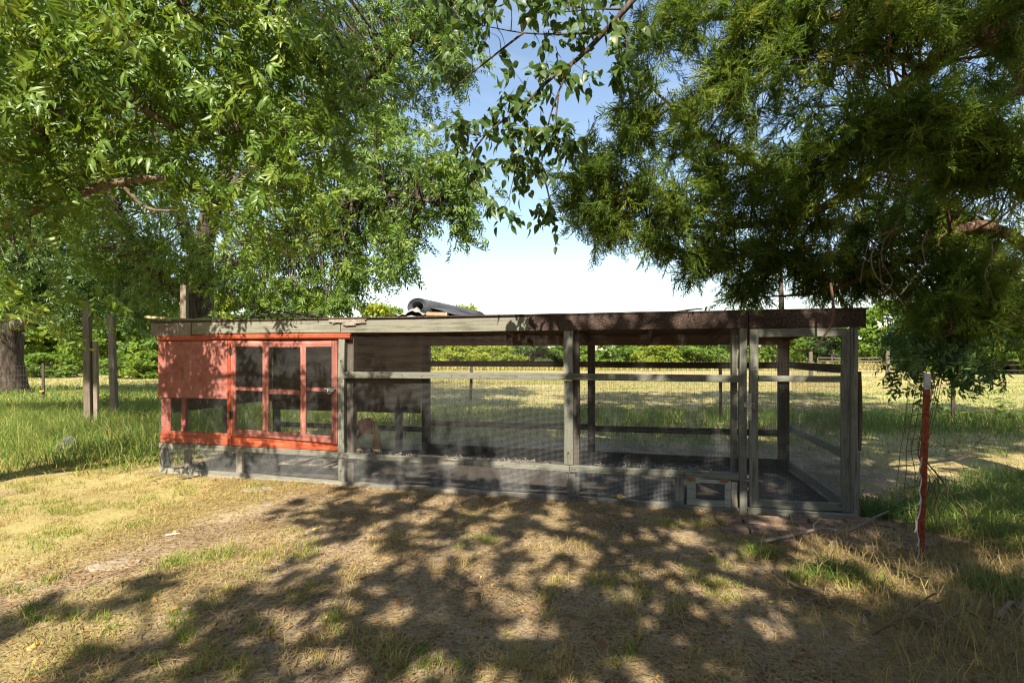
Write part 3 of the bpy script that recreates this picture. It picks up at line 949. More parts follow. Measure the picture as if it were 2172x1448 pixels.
Vc, Fc2 = [], []
for i in range(26):
    for j in range(18):
        fu, fv = i / 25, j / 17
        h = 0.085 * math.exp(-((fu - 0.62) / 0.34) ** 2) * (1 - abs(fv - .45) * 1.1)
        h += 0.05 * (fbm(fu * 3 + 4, fv * 3, 0.55) - 0.45) + 0.014 * abs(math.sin(fu * 11 + 4 * fv + 3 * vnoise(fu, fv, .2)))
        Vc.append((-0.16 + 0.36 * fu, -0.09 + 0.24 * fv, max(0.006, h)))
Fc2 = [(i * 18 + j, (i + 1) * 18 + j, (i + 1) * 18 + j + 1, i * 18 + j + 1) for i in range(25) for j in range(17)]
cl = link('crumpled_rag', new_mesh('crumpled_rag', np.array(Vc), Fc2, smooth=True), M['cloth'])
cl.location = tuple(cp(3.44, 0.0, roofz(0) + 0.012))
cl.rotation_euler = (0, 0, COOPROT)
cl.modifiers.new('thickness', 'SOLIDIFY').thickness = 0.006
tag(cl, 'crumpled pale grey rag stuffed into the open end of the felt roll', 'rag')


def loose_board(name, label, cat, p0, p1, w, t, m, group=None):
    """a short squared length of timber lying from p0 to p1"""
    p0, p1 = Vector(p0), Vector(p1)
    d = p1 - p0
    L = d.length
    mbx = MB()
    n = 5
    for k in range(n + 1):
        pass
    e = min(w, t) * 0.12
    prof = [(-w / 2 + e, -t / 2), (w / 2 - e, -t / 2), (w / 2, -t / 2 + e), (w / 2, t / 2 - e), (w / 2 - e, t / 2), (-w / 2 + e, t / 2), (-w / 2, t / 2 - e), (-w / 2, -t / 2 + e)]
    Vb = [(L * k / n, a + RNG.uniform(-.002, .002), b_ + RNG.uniform(-.001, .001)) for k in range(n + 1) for a, b_ in prof]
    Fb = [(k * 8 + j, k * 8 + (j + 1) % 8, (k + 1) * 8 + (j + 1) % 8, (k + 1) * 8 + j) for k in range(n) for j in range(8)]
    Fb += [tuple(range(7, -1, -1)), tuple(n * 8 + j for j in range(8))]
    o = link(name, new_mesh(name, np.array(Vb), Fb), M[m])
    o.location = p0
    o.rotation_euler = d.to_track_quat('X', 'Z').to_euler()
    return tag(o, label, cat, group)


loose_board('loose_board', 'thin pale board lying on the left end of the coop roof, overhanging the corner', 'board', cp(-0.24, 0.0, 1.985), cp(0.50, 0.12, 1.935), 0.09, 0.03, 'pale_x')
loose_board('loose_board', 'short yellowish batten lying on the coop roof right of the overhanging board', 'board', cp(0.53, 0.02, 1.944), cp(0.98, 0.03, 1.936), 0.07, 0.026, 'pale_x')
loose_board('wood_block', 'small brown block of wood under the felt roll on the roof edge', 'wood block', cp(3.66, -0.03, 1.95), cp(3.90, -0.02, 1.942), 0.06, 0.04, 'tan_plank')
wl_ = MB()
ang = np.linspace(-0.25, np.pi + 0.3, 16)
wl_.tube([tuple(cp(2.85 + 0.17 * math.cos(a), 0.35, 1.93 + 0.01 + max(0, 0.24 * math.sin(a)) - (0.03 if math.sin(a) < 0 else 0))) for a in ang], 0.0022, 5, sub=2)
tag(wl_.build('wire_loop', M['wire_rust']), 'thin loop of wire standing up from the coop roof', 'wire')
s2 = MB()
s2.tube([tuple(cp(6.28, 0.1, 1.93)), tuple(cp(6.45, 0.08, 1.95)), tuple(cp(6.55, 0.06, 1.957))], [0.01, 0.009, 0.007], 6)
tag(s2.build('dark_stick', M['black']), 'short black stick lying on the roof edge near the cedar boughs', 'stick')
s3 = MB()
s3.tube([tuple(cp(6.565, -0.02, 1.915)), tuple(cp(6.57, -0.02, 1.95)), tuple(cp(6.58, -0.02, 1.965))], [0.011, 0.010, 0.012], 7)
tag(s3.build('bolt', M['black']), 'stubby black bolt end sticking up from the roof edge', 'bolt')

# dead branch lying on the roof
db = thing('dead_branch', 'bare grey dead branch with forked twigs lying on the coop roof', 'branch', tuple(cp(1.6, 0.6, 1.88)))
O = cp(1.6, 0.6, 1.88)


def dtube(pts, r, m='twig_grey', name='twig'):
    t_ = MB()
    t_.tube([np.array(p) - O for p in pts], r, 6)
    t_.build(name, M[m], db, True)


dtube([W(705, 676, 6.9), W(640, 668, 6.9), W(590, 659, 6.8), W(540, 650, 6.7), W(512, 645, 6.7), W(492, 634, 6.6)], [0.014, 0.013, 0.011, 0.008, 0.006, 0.004], name='main_stem')
dtube([W(492, 634, 6.6), W(490, 620, 6.6), W(488, 606, 6.6)], [0.005, 0.004, 0.002])
dtube([W(490, 620, 6.6), W(482, 616, 6.6), W(474, 610, 6.6)], [0.004, 0.002])
dtube([W(492, 634, 6.6), W(475, 638, 6.55), W(440, 644, 6.5)], [0.005, 0.004, 0.002])
dtube([W(512, 645, 6.7), W(498, 655, 6.6), W(482, 668, 6.5)], [0.006, 0.004, 0.002])
dtube([W(490, 662, 6.55), W(500, 660, 6.6), W(508, 652, 6.6)], [0.003, 0.003, 0.002])
rs = np.random.default_rng(3)
for i in range(16):
    x0 = rs.uniform(470, 640)
    y0 = rs.uniform(664, 677)
    L = rs.uniform(40, 120)
    D = rs.uniform(6.5, 7.1)
    dtube([W(x0, y0, D), W(x0 + L * .5, y0 - rs.uniform(-2, 7), D), W(x0 + L, y0 + rs.uniform(-9, 4), D + .1)], [0.005, 0.004, 0.002], 'twig' if i % 2 else 'twig_grey')

# inside the coop
ln = thing('propped_planks', 'two tan planks propped like a tent inside the coop by the back post', 'plank', tuple(cp(1.95, 1.62, 0)), COOPROT)


def lean(pts, t, m, name):
    Vb = [(x, -t / 2, z) for x, z in pts] + [(x + 0.01, t / 2, z) for x, z in pts]
    n = len(pts)
    Fb = [tuple(range(n)), tuple(range(2 * n - 1, n - 1, -1))] + [(i, i + n, (i + 1) % n + n, (i + 1) % n) for i in range(n)]
    return link(name, new_mesh(name, np.array(Vb), Fb), M[m], ln)


lean([(0.10, 0.53), (0.16, 0.50), (0.25, 0.30), (0.27, 0.0), (0.12, 0.10), (0.15, 0.30)][::-1], 0.03, 'tan_plank', 'plank')
lean([(-0.10, 0.50), (0.06, 0.56), (0.13, 0.50), (0.12, 0.32), (-0.02, 0.32), (-0.14, 0.26), (-0.17, 0.16), (-0.08, 0.30)][::-1], 0.05, 'rusty_plank', 'plank')
lean([(-0.17, 0.22), (-0.13, 0.22), (-0.02, 0.0), (-0.10, 0.0)][::-1], 0.03, 'tan_plank', 'prop')
rp_ = MB()
rp_.tube([tuple(cp(3.9, 0.5, 1.74)), tuple(cp(4.15, 0.9, 1.67)), tuple(cp(4.5, 1.25, 1.62)), tuple(cp(4.9, 1.5, 1.615))], 0.004, 5)
tag(rp_.build('hanging_rope', M['rope']), 'thin tan rope sagging under the coop rafters', 'rope')
# curls of shavings on the ledge behind the wire
sv = MB()
for i in range(150):
    u = rs.uniform(2.7, 6.6)
    if 5.0 < u < 5.4:
        continue
    p = np.array([u, rs.uniform(0.005, 0.07), 0.354 + rs.uniform(0, 0.018)])
    a = rs.uniform(0, 6.3)
    pts = []
    for k in range(6):
        a += rs.uniform(0.2, 1.0)
        pts.append(cp(*p))
        p = p + np.array([0.011 * math.cos(a), 0.004 * math.sin(a * 1.3), 0.010 * math.sin(a)])
        p[2] = max(p[2], 0.354)
    sv.tube(pts, [0.0034, 0.002], 4, sub=1)
so = sv.build('wood_shavings', M['shaving'], kind='stuff')
so['label'] = 'pale curled shavings littering the ledge behind the coop wire'
so['category'] = 'shavings'


# ------------------------------------------------------------------ paving
def slab(name, pts, t, z, m, label=None, cat=None, parent=None):
    c_ = np.mean(np.array(pts)[:, :2], axis=0)
    P = np.array([[p[0] - c_[0], p[1] - c_[1]] for p in pts])
    n = len(P)
    Vb = [(x, y, -t) for x, y in P] + [(x, y, -0.012) for x, y in P] + [(x * 0.94, y * 0.94, 0.0) for x, y in P]
    Fb = [tuple(range(2 * n, 3 * n))]
    for i in range(n):
        j = (i + 1) % n
        Fb += [(i, j, n + j, n + i), (n + i, n + j, 2 * n + j, 2 * n + i)]
    o = link(name, new_mesh(name, np.array(Vb), Fb), M[m], parent)
    o.location = (c_[0], c_[1], z)
    if label:
        tag(o, label, cat)
    return o


def poly(cx, cy, w, d, n=7, rot=0.0, seed=0):
    r_ = np.random.default_rng(seed)
    out = []
    for i in range(n):
        a = 2 * math.pi * i / n
        x, y = w / 2 * math.cos(a) * r_.uniform(.85, 1.12), d / 2 * math.sin(a) * r_.uniform(.85, 1.12)
        out.append((cx + x * math.cos(rot) - y * math.sin(rot), cy + x * math.sin(rot) + y * math.cos(rot)))
    return out


g = G(545, 1038)
slab('flagstone', poly(g[0], g[1], 0.36, 0.26, seed=1), 0.04, 0.010, 'stone', 'pale flat stone sunk in the dirt just before the red coop end', 'stone')
g = G(540, 1070)
slab('flagstone', poly(g[0], g[1], 0.42, 0.22, seed=2), 0.04, 0.008, 'stone', 'pale flat stone in the dirt, second from the red coop end', 'stone')
g = G(245, 1200)
slab('flagstone', poly(g[0], g[1], 0.36, 0.20, 8, 0.2, 3), 0.04, 0.016, 'stone', 'grey brown flat stone sunk in the yellow grass at lower left', 'stone')
for i, (x, y, lab) in enumerate(((620, 985, 'left slab of three lying under the red coop end'), (668, 988, 'middle slab of three lying under the red coop end'), (712, 995, 'right slab of three lying under the red coop end'))):
    g = G(x, y)
    slab('floor_slab', [(g[0] - .17, g[1] - .25), (g[0] + .13, g[1] - .30), (g[0] + .25, g[1] + .28), (g[0] - .02, g[1] + .32)], 0.04, 0.055, 'stone', lab, 'slab')

bricks = bpy.data.objects.new('brick_path', None)
C.objects.link(bricks)
bricks['kind'] = 'structure'
bricks['label'] = 'worn brick paving before the coop door'
bme = []
for kx in range(4):
    r_ = np.random.default_rng(40 + kx)
    a, bq, h = 0.105, 0.052, 0.03
    e = 0.008
    Vb = np.array([(-a, -bq, -h), (a, -bq, -h), (a, bq, -h), (-a, bq, -h), (-a, -bq, h - e), (a, -bq, h - e), (a, bq, h - e), (-a, bq, h - e),
                   (-a + e, -bq + e, h), (a - e, -bq + e, h), (a - e, bq - e, h), (-a + e, bq - e, h)])
    Vb = Vb + r_.uniform(-.003, .003, Vb.shape)
    Fb = [(0, 3, 2, 1), (8, 9, 10, 11)]
    for i in range(4):
        j = (i + 1) % 4
        Fb += [(i, j, 4 + j, 4 + i), (4 + i, 4 + j, 8 + j, 8 + i)]
    me = new_mesh('brick', Vb, Fb)
    me.materials.append(M['brick'])
    bme.append(me)
r_ = np.random.default_rng(5)
for row in range(6):
    for col in range(9):
        u = 6.72 + col * 0.222 + (0.11 if row % 2 else 0) + r_.uniform(-.012, .012)
        v = -0.20 - row * 0.118 + r_.uniform(-.008, .008)
        if (row >= 4 and col > 6) or (row < 1 and col < 1) or r_.random() < 0.07 or (row == 5 and col < 1):
            continue
        p = cp(u, v, 0)
        o = link('brick', bme[r_.integers(4)], None, bricks)
        o.location = (p[0], p[1], 0.004 + r_.uniform(-.006, .012) + float(height(p[0], p[1])))
        o.rotation_euler = (r_.uniform(-.06, .06), r_.uniform(-.05, .05), COOPROT + r_.uniform(-.08, .08))


# ------------------------------------------------------------------ posts and fences
def stake(label, x, y, w, t, h, rz, lean_=(0, 0), m='stake', cap=0.0):
    Vb = []
    n = 7
    e = 0.008
    prof = [(-w / 2 + e, -t / 2), (w / 2 - e, -t / 2), (w / 2, -t / 2 + e), (w / 2, t / 2 - e), (w / 2 - e, t / 2), (-w / 2 + e, t / 2), (-w / 2, t / 2 - e), (-w / 2, -t / 2 + e)]
    for k in range(n + 1):
        z = -0.1 + (h + 0.1) * k / n
        for (a, b_) in prof:
            Vb.append((a + lean_[0] * z + RNG.uniform(-.003, .003), b_ + lean_[1] * z + RNG.uniform(-.003, .003), z + (cap * a if k == n else 0)))
    Fb = [(k * 8 + j, k * 8 + (j + 1) % 8, (k + 1) * 8 + (j + 1) % 8, (k + 1) * 8 + j) for k in range(n) for j in range(8)]
    Fb += [tuple(range(7, -1, -1)), tuple(n * 8 + j for j in range(8))]
    o = link('wooden_post', new_mesh('wooden_post', np.array(Vb), Fb), M[m])
    o.location = (x, y, 0)
    o.rotation_euler = (0, 0, rz)
    return tag(o, label, 'post', 'weathered posts left of the coop')


p = G(188, 905)
stake('tallest squared grey post in the left grass, its head among leaves', p[0], p[1], 0.125, 0.11, 2.62, 0.2, (-0.012, 0), cap=0.1)
stake('shorter plank post standing tight against the tallest left post', p[0] + 0.105, p[1] + 0.07, 0.085, 0.08, 1.78, 0.2, (-0.012, 0))
p = G(243, 888)
stake('leaning squared grey post between the double post and the red coop end', p[0], p[1], 0.13, 0.11, 2.42, 0.1, (-0.03, 0), cap=-0.05)
p = W(393, 752, 8.9)
stake('pale squared post rising behind the left end of the coop roof', p[0], p[1], 0.10, 0.09, 2.70, 0.0, (-0.006, 0))


def tpost(label, x, y, h, m, lean_=(0, 0), white=0.0, r=0.02, studs=True, group=None):
    """steel T post: flange, stem, studs up the face"""
    t = thing('steel_post', label, 'post', (x, y, 0), 0, group)

    def sec(z0, z1, name, m_, grow=0.0):
        Vb, Fb = [], []
        f, s, th = r * 1.15 + grow, r * 1.3 + grow, r * 0.2 + grow
        prof = [(-f, -th), (f, -th), (f, th), (th, th), (th, s * 1.5), (-th, s * 1.5), (-th, th), (-f, th)]
        zs = np.linspace(z0, z1, 5)
        for z in zs:
            for a, b_ in prof:
                Vb.append((a + lean_[0] * z, b_ + lean_[1] * z, z))
        for k in range(4):
            for j in range(8):
                Fb.append((k * 8 + j, k * 8 + (j + 1) % 8, (k + 1) * 8 + (j + 1) % 8, (k + 1) * 8 + j))
        Fb += [(0, 1, 2, 7)[::-1], (3, 4, 5, 6)[::-1], (2, 3, 6, 7)[::-1]]
        b0 = 32
        Fb += [(b0, b0 + 1, b0 + 2, b0 + 7), (b0 + 3, b0 + 4, b0 + 5, b0 + 6), (b0 + 2, b0 + 3, b0 + 6, b0 + 7)]
        link(name, new_mesh(name, np.array(Vb), Fb), M[m_], t)
    sec(-0.2, h - white, 'shaft', m)
    if white:
        sec(h - white, h, 'painted_top', 'whitepaint')
    if studs:
        sm_ = MB()
        z = 0.12
        while z < h - 0.03 - white:
            sm_.box((lean_[0] * z - r * .35, lean_[1] * z - r * .75, z), (lean_[0] * z + r * .35, lean_[1] * z - r * .2, z + 0.018))
            z += 0.055
        sm_.build('studs', M[m], t, kind='stuff')
    return t


p = G(1953, 1186)
NP = (p[0], p[1])
tpost('rust red steel post with white painted top standing right of the coop', NP[0], NP[1], 1.36, 'rustpost', (0.055, 0.02), 0.115, 0.018)
# remnant of wire netting hung on the post
nw = MB()
rs2 = np.random.default_rng(8)
for i in range(9):
    a0 = -0.06 + 0.035 * i
    top_ = np.array([NP[0] + a0 + 0.07, NP[1] + 0.06 + 0.02 * abs(i - 3), 1.24 + 0.01 * i])
    pts = [top_]
    for k in range(1, 6):
        pts.append(top_ + np.array([-0.012 * k * (1 + 0.25 * i) + rs2.uniform(-.008, .008) + (0.03 * i if k > 3 else 0), 0.012 * k, -0.15 * k * (1 + .05 * i)]))
    nw.tube(pts, 0.003, 4, sub=2)
for k in range(12):
    z = 1.22 - 0.09 * k
    sh = -0.02 * k * 0.25
    pts = [np.array([NP[0] - 0.0 + 0.04 * j + sh + rs2.uniform(-.006, .006), NP[1] + 0.06 + 0.02 * abs(j - 2.5), z + 0.01 * j + rs2.uniform(-.008, .008)]) for j in range(7)]
    nw.tube(pts, 0.0026, 4, sub=2)
for k in range(14):                       # loose curled ends trailing to the right
    p0 = np.array([NP[0] + 0.1 + rs2.uniform(0, .2), NP[1] + 0.1, rs2.uniform(0.45, 0.85)])
    pts = [p0]
    a = rs2.uniform(-1.2, .3)
    for j in range(5):
        a += rs2.uniform(-.4, .4)
        pts.append(pts[-1] + np.array([0.07 * math.cos(a), rs2.uniform(-.02, .04), 0.07 * math.sin(a)]))
    nw.tube(pts, 0.0022, 4, sub=2)
tag(nw.build('wire_netting', M['wire_rust']), 'rusty remnant of wire netting hanging on the rust red post', 'wire netting')
cd = MB()
pts = [np.array([NP[0] - 0.040 + rs2.uniform(-.012, .012) + 0.04 * z, NP[1] - 0.015, z]) for z in np.linspace(0.0, 1.05, 22)]
cd.tube(pts[:16], 0.0042, 5, sub=2)
for k in range(7):
    z = 0.1 + 0.12 * k
    cd.tube([pts[int(k * 2) + 1], pts[int(k * 2) + 1] + np.array([-0.03, -0.02, -0.04])], 0.004, 4)
tag(cd.build('white_cord', M['cord']), 'frayed white cord tied down the left edge of the rust red post', 'cord')

# wire field fence behind the coop
FP = [np.array(q) for q in ((-19.5, 18.2, 0), (-15.2, 16.6, 0), (-8.2, 14.4, 0), (-1.0, 12.2, 0), (4.65, 11.4, 0), (9.4, 10.9, 0), (14.5, 10.6, 0))]
fence = thing('wire_fence', 'tall wire field fence running behind the coop along the green strip', 'wire fence')
for a, b2 in zip(FP[:-1], FP[1:]):
    wf = MB()
    d = b2 - a
    L = np.linalg.norm(d)
    for z in (0.08, 0.22, 0.36, 0.52, 0.68, 0.84, 1.0, 1.16):
        pts = [a + d * t + np.array([0, 0, z - 0.03 * math.sin(math.pi * t) + 0.008 * math.sin(17 * t + z * 9)]) for t in np.linspace(0, 1, 9)]
        wf.tube(pts, 0.0016 if z < 1.1 else 0.0022, 4, False, 1)
    nv = int(L / 0.16)
    for i in range(nv):
        t = (i + .5) / nv
        q = a + d * t
        wf.tube([q + np.array([0, 0, 0.05]), q + np.array([0.01 * math.sin(i), 0, 0.6]), q + np.array([0, 0, 1.16 - 0.03 * math.sin(math.pi * t)])], 0.0014, 4, False, 1)
    wf.build('wire_panel', M['wire_dark'], fence, kind='stuff')
for i, (lab, hh) in enumerate((('thin dark steel fence post at the left edge beside the big trunk', 1.24), ('thin dark steel fence post in the far left grass with an orange tape', 1.22),
                               ('thin dark steel fence post behind the red coop end', 1.24), ('thin dark steel fence post seen through the middle of the run', 1.24),
                               ('thin dark steel fence post seen through the run beside the screen door', 1.24), ('thin dark steel fence post in the green strip right of the coop', 1.24),
                               ('thin dark steel fence post at the far right end of the strip', 1.24))):
    tpost(lab, FP[i][0], FP[i][1], hh, 'darkpost', (0.03 if i == 3 else -0.01, 0), 0, 0.03, False, 'steel posts of the wire fence')
tp = MB()
tp.tube([(FP[1][0] - .055, FP[1][1] - .05, 0.33), (FP[1][0] + .0, FP[1][1] - .07, 0.30), (FP[1][0] + .06, FP[1][1] - .04, 0.34)], 0.025, 5)
tag(tp.build('marker_tape', M['orange_tape']), 'orange marker tape tied low on the far left steel post', 'tape')

# pipe gate and posts far across the field
gt = thing('pipe_gate', 'brown pipe gate across the field right of the coop', 'gate', (20.0, 33.5, 0))
for z in (0.35, 0.6, 0.85, 1.1, 1.3):
    q = MB()
    q.tube([(0, 0, z), (2.0, 0, z - .02), (4.2, 0, z)], 0.035, 6, sub=1)
    q.build('gate_rail', M['gate'], gt)
for x_ in (0.02, 2.1, 4.2):
    q = MB()
    q.tube([(x_, 0.03, 0.3), (x_, 0.03, 1.34)], 0.03, 6, sub=1)
    q.build('gate_stile', M['gate'], gt)
for (x, y, lab) in ((24.5, 33.4, 'dark wooden gate post at the right end of the pipe gate'), (19.6, 33.6, 'dark wooden gate post at the left end of the pipe gate'), (31.0, 33.0, 'short brown fence post across the field under the right trees'), (37.0, 32.5, 'short brown fence post at the far right across the field')):
    q = MB()
    q.tube([(0, 0, -.1), (0.01, 0, 0.8), (0.0, 0, 1.75 if 'gate' in lab else 1.3)], [0.13, 0.12, 0.11], 8)
    o = q.build('fence_post', M['dark_z'])
    o.location = (x, y, 0)
    tag(o, lab, 'post', 'posts across the field')
ff = MB()
for z in (0.5, 0.85, 1.15):
    ff.tube([(24.6, 33.4, z), (31, 33.0, z), (37, 32.5, z), (60, 31, z)], 0.012, 4, False, 1)
tag(ff.build('far_fence_wire', M['wire_dark']), 'strands of wire fence running right from the pipe gate', 'fence wire')


# ------------------------------------------------------------------ leaf templates
def leaflet(L, w, bend=0.25, n=2):
    """lance-shaped blade folded along its midrib"""
    if n == 1:
        V = np.array([(0, 0, 0), (L * .42, w / 2, -bend * L * .12 + .15 * w), (L * .42, -w / 2, -bend * L * .12 + .15 * w), (L, 0, -bend * L)])
        return V, [np.array([(0, 1, 3), (0, 3, 2)])]
    V = np.array([(0, 0, 0), (L * .28, w / 2, -.02 * L + .18 * w), (L * .28, -w / 2, -.02 * L + .18 * w), (L * .3, 0, -.03 * L),
                  (L * .66, w * .36, -bend * L * .45 + .12 * w), (L * .66, -w * .36, -bend * L * .45 + .12 * w), (L * .66, 0, -bend * L * .5), (L, 0, -bend * L)])
    return V, [np.array([(0, 1, 3), (0, 3, 2), (4, 7, 6), (6, 7, 5)]), np.array([(1, 4, 6, 3), (3, 6, 5, 2)])]


def pecan_leaf(n=11, L=0.34, ll=0.115, w=0.032, detail=2, seed=0):
    r_ = np.random.default_rng(seed)
    parts = []
    pairs = (n - 1) // 2
    for i in range(n):
        if i == n - 1:
            t, side = 1.0, 0
        else:
            t, side = 0.22 + 0.74 * (i // 2) / max(1, pairs - .2), (1 if i % 2 else -1)
        base = np.array([L * t, 0.06 * L * math.sin(seed + 3 * t), -0.30 * L * t * t])
        if side and r_.random() < 0.08:
            continue
        ang = side * R(r_.uniform(34, 74)) if side else 0
        sz = (0.65 + 0.4 * math.sin(math.pi * min(1, t))) * r_.uniform(.7, 1.2)
        TV, TF = leaflet(ll * sz, w * sz, r_.uniform(.1, .6), detail)
        d = np.array([[math.cos(ang), math.sin(ang), -0.25 - 0.3 * t + r_.uniform(-.3, .25)]])
        nr = np.array([[r_.uniform(-.5, .5), r_.uniform(-.5, .5) - side * .25, 1.0]])
        parts.append(scatter(TV, TF, base[None], d, nr, np.array([1.0]), np.array([0.0])))
    V, F, _ = merge(parts)
    # rachis
    q = np.array([(0, -.0015, 0), (0, .0015, 0), (L * .5, .0012, -.075 * L), (L * .5, -.0012, -.075 * L), (L, .0008, -.3 * L), (L, -.0008, -.3 * L)])
    return merge([(V, F, np.zeros(len(V))), (q, [np.array([(0, 1, 2, 3), (3, 2, 4, 5)])], np.zeros(6))])[:2]


def broad_leaf(L=0.10, w=0.055, bend=0.25):
    xs = [0, .12, .30, .52, .74, .9, 1.0]
    ws = [0.02, .38, .5, .44, .24, .07, 0.0]
    V, F = [], []
    for x_, ww in zip(xs, ws):
        z = -bend * L * x_ * x_
        V += [(L * x_, w * ww, z + ww * w * .22), (L * x_, 0, z), (L * x_, -w * ww, z + ww * w * .22)]
    for i in range(len(xs) - 1):
        a = i * 3
        F += [(a, a + 1, a + 4, a + 3), (a + 1, a + 2, a + 5, a + 4)]
    return np.array(V), [np.array(F)]


def cedar_spray(L=0.16, seed=0):
    r_ = np.random.default_rng(seed)
    V, F, n = [], [], 0

    def needle(p, d, l, w):
        nonlocal n
        d = d / np.linalg.norm(d)
        s = np.cross(d, r_.normal(size=3))
        s = s / np.linalg.norm(s) * w / 2
        V.extend([p - s, p + s, p + d * l])
        F.append((n, n + 1, n + 2))
        n += 3
    for i in range(11):
        t = 0.08 + 0.9 * i / 10
        p = np.array([L * t, 0, -0.12 * L * t * t])
        sd_ = 1 if i % 2 else -1
        l = L * (0.52 * (1 - t) + 0.16) * r_.uniform(.8, 1.2)
        d = np.array([math.cos(R(42)), sd_ * math.sin(R(42)) * r_.uniform(.4, 1.1), r_.uniform(-.55, .55)])
        needle(p, d, l, 0.0105)
        for k in range(3):
            tt = 0.25 + 0.25 * k
            d2 = d + np.array([0.35, (-1) ** k * .6, r_.uniform(-.6, .6)])
            needle(p + d / np.linalg.norm(d) * l * tt, d2, l * 0.42 * r_.uniform(.7, 1.2), 0.0085)
    needle(np.array([0, 0, 0.]), np.array([1, 0, -.12]), L, 0.010)
    return np.array(V), [np.array(F)]


def in_blob(rng, c, r, n, shell=2.0):
    d = unit(rng.normal(size=(n, 3)))
    return c + d * (rng.random((n, 1)) ** (1 / shell)) * np.asarray(r)


class Tree:
    """trunk, limbs and a crown of leafy twigs that hang together"""
    def __init__(s, name, label, cat, base, group=None, seed=0, barkmat='bark'):
        s.o = thing(name, label, cat, tuple(base), 0, group)
        s.b = np.array(base, float)
        s.rng = np.random.default_rng(seed)
        s.skel = []
        s.bm = barkmat

    def limb(s, pts, radii, name='limb', m=None, n=10, sub=6):
        P = smooth_path(pts, sub)
        k = len(P)
        j = s.rng.normal(size=(k, 3)) * np.interp(np.linspace(0, 1, k), np.linspace(0, 1, len(radii)), radii)[:, None] * (0.003 if name == 'trunk' else 0.05)
        j[0] = 0
        q = MB()
        q.tube(P + j - s.b, radii, n, sub=1)
        q.build(name, M[m or s.bm], s.o, True)
        s.skel.append(P)

    def branches(s, centres, r0=0.012, sag=0.12, m=None, name='branches', maxr=0.03):
        S = np.concatenate(s.skel)
        q = MB()
        Dm = np.linalg.norm(centres[:, None, :] - S[None], axis=2)
        for c_, i in zip(centres, Dm.argmin(1)):
            a = S[i]
            L = np.linalg.norm(c_ - a)
            if L < 0.05:
                continue
            mid = (a + c_) / 2 + s.rng.normal(size=3) * L * 0.10 + np.array([0, 0, sag * L])
            rr = min(maxr, r0 * (0.5 + 0.6 * L))
            q.tube([a - s.b, mid - s.b, c_ - s.b], [rr, rr * .65, rr * .3], 4, False, 3)
        if q.n:
            q.build(name, M[m or s.bm], s.o, True, kind='stuff')

    def leaves(s, centres, temps, m, twigs=4, per=4, spread=0.35, droop=0.5, size=(0.8, 1.15), flat=0.6, name='crown', single=None, nsingle=0, tone=(0, 1), outward=0.6):
        rng = s.rng
        n = len(centres)
        mid = centres.mean(0)
        out = unit(centres - mid)
        td = unit(rng.normal(size=(n, twigs, 3)) + outward * out[:, None, :] + np.array([0, 0, -0.1]))
        t = np.linspace(0.25, 1.0, per)
        P = centres[:, None, None, :] + td[:, :, None, :] * (t[None, None, :, None] * spread * rng.uniform(.6, 1.2, (n, twigs, 1, 1)))
        P = P + np.array([0, 0, -1]) * (t ** 2)[None, None, :, None] * spread * 0.3 * droop
        d = unit(td[:, :, None, :] * 0.8 + rng.normal(size=P.shape) * 0.65)
        d[..., 2] -= droop * rng.uniform(.3, 1.3, d.shape[:-1])
        P, d = P.reshape(-1, 3), unit(d.reshape(-1, 3))
        nr = rng.normal(size=P.shape) * (1 - flat) + np.array([-0.12, -0.45, 0.9]) * flat + 0.15 * rng.normal(size=P.shape)
        sz = rng.uniform(size[0], size[1], len(P))
        ctone = np.repeat(rng.random(n), twigs * per)
        rnd = np.clip(tone[0] + (tone[1] - tone[0]) * (0.45 * ctone + 0.55 * rng.random(len(P))), 0, 1)
        keep = np.ones(len(P), bool)
        if nsingle:
            vis = np.abs(P[:, 0]) < P[:, 1] * 1.02
            vis &= (P[:, 1] > .5) & (P[:, 2] < 1.5 + 0.69 * P[:, 1])
            order = np.argsort(np.where(vis, np.linalg.norm(P - np.array([0, 0, 1.5]), axis=1), 1e9))
            pick = order[:min(nsingle, int(vis.sum()))]
            keep[pick] = False
            meshes = []
            for k, (TV, TF) in enumerate(temps):
                for tv in (0.15, 0.5, 0.85):
                    me = new_mesh(single, TV, TF, np.full(len(TV), tone[0] + (tone[1] - tone[0]) * tv * .9))
                    me.materials.append(M[m])
                    meshes.append(me)
            for i in pick:
                dd, nn_ = Vector(d[i]), Vector(nr[i])
                yy = nn_.cross(dd).normalized()
                zz = dd.cross(yy)
                o = link(single, meshes[rng.integers(len(meshes))], None, s.o)
                mt = Matrix((dd, yy, zz)).transposed().to_4x4()
                o.matrix_basis = Matrix.Translation(Vector(P[i] - s.b)) @ mt @ Matrix.Scale(float(sz[i]), 4)
        parts = []
        which = rng.integers(len(temps), size=len(P))
        for k, (TV, TF) in enumerate(temps):
            sel = keep & (which == k)
            if sel.any():
                parts.append(scatter(TV, TF, P[sel] - s.b, d[sel], nr[sel], sz[sel], rnd[sel]))
        Vx, Fx, Rx = merge(parts)
        link(name, new_mesh(name, Vx, Fx, Rx), M[m], s.o, 'stuff')
        # twigs that carry the leaves
        q = MB()
        return P


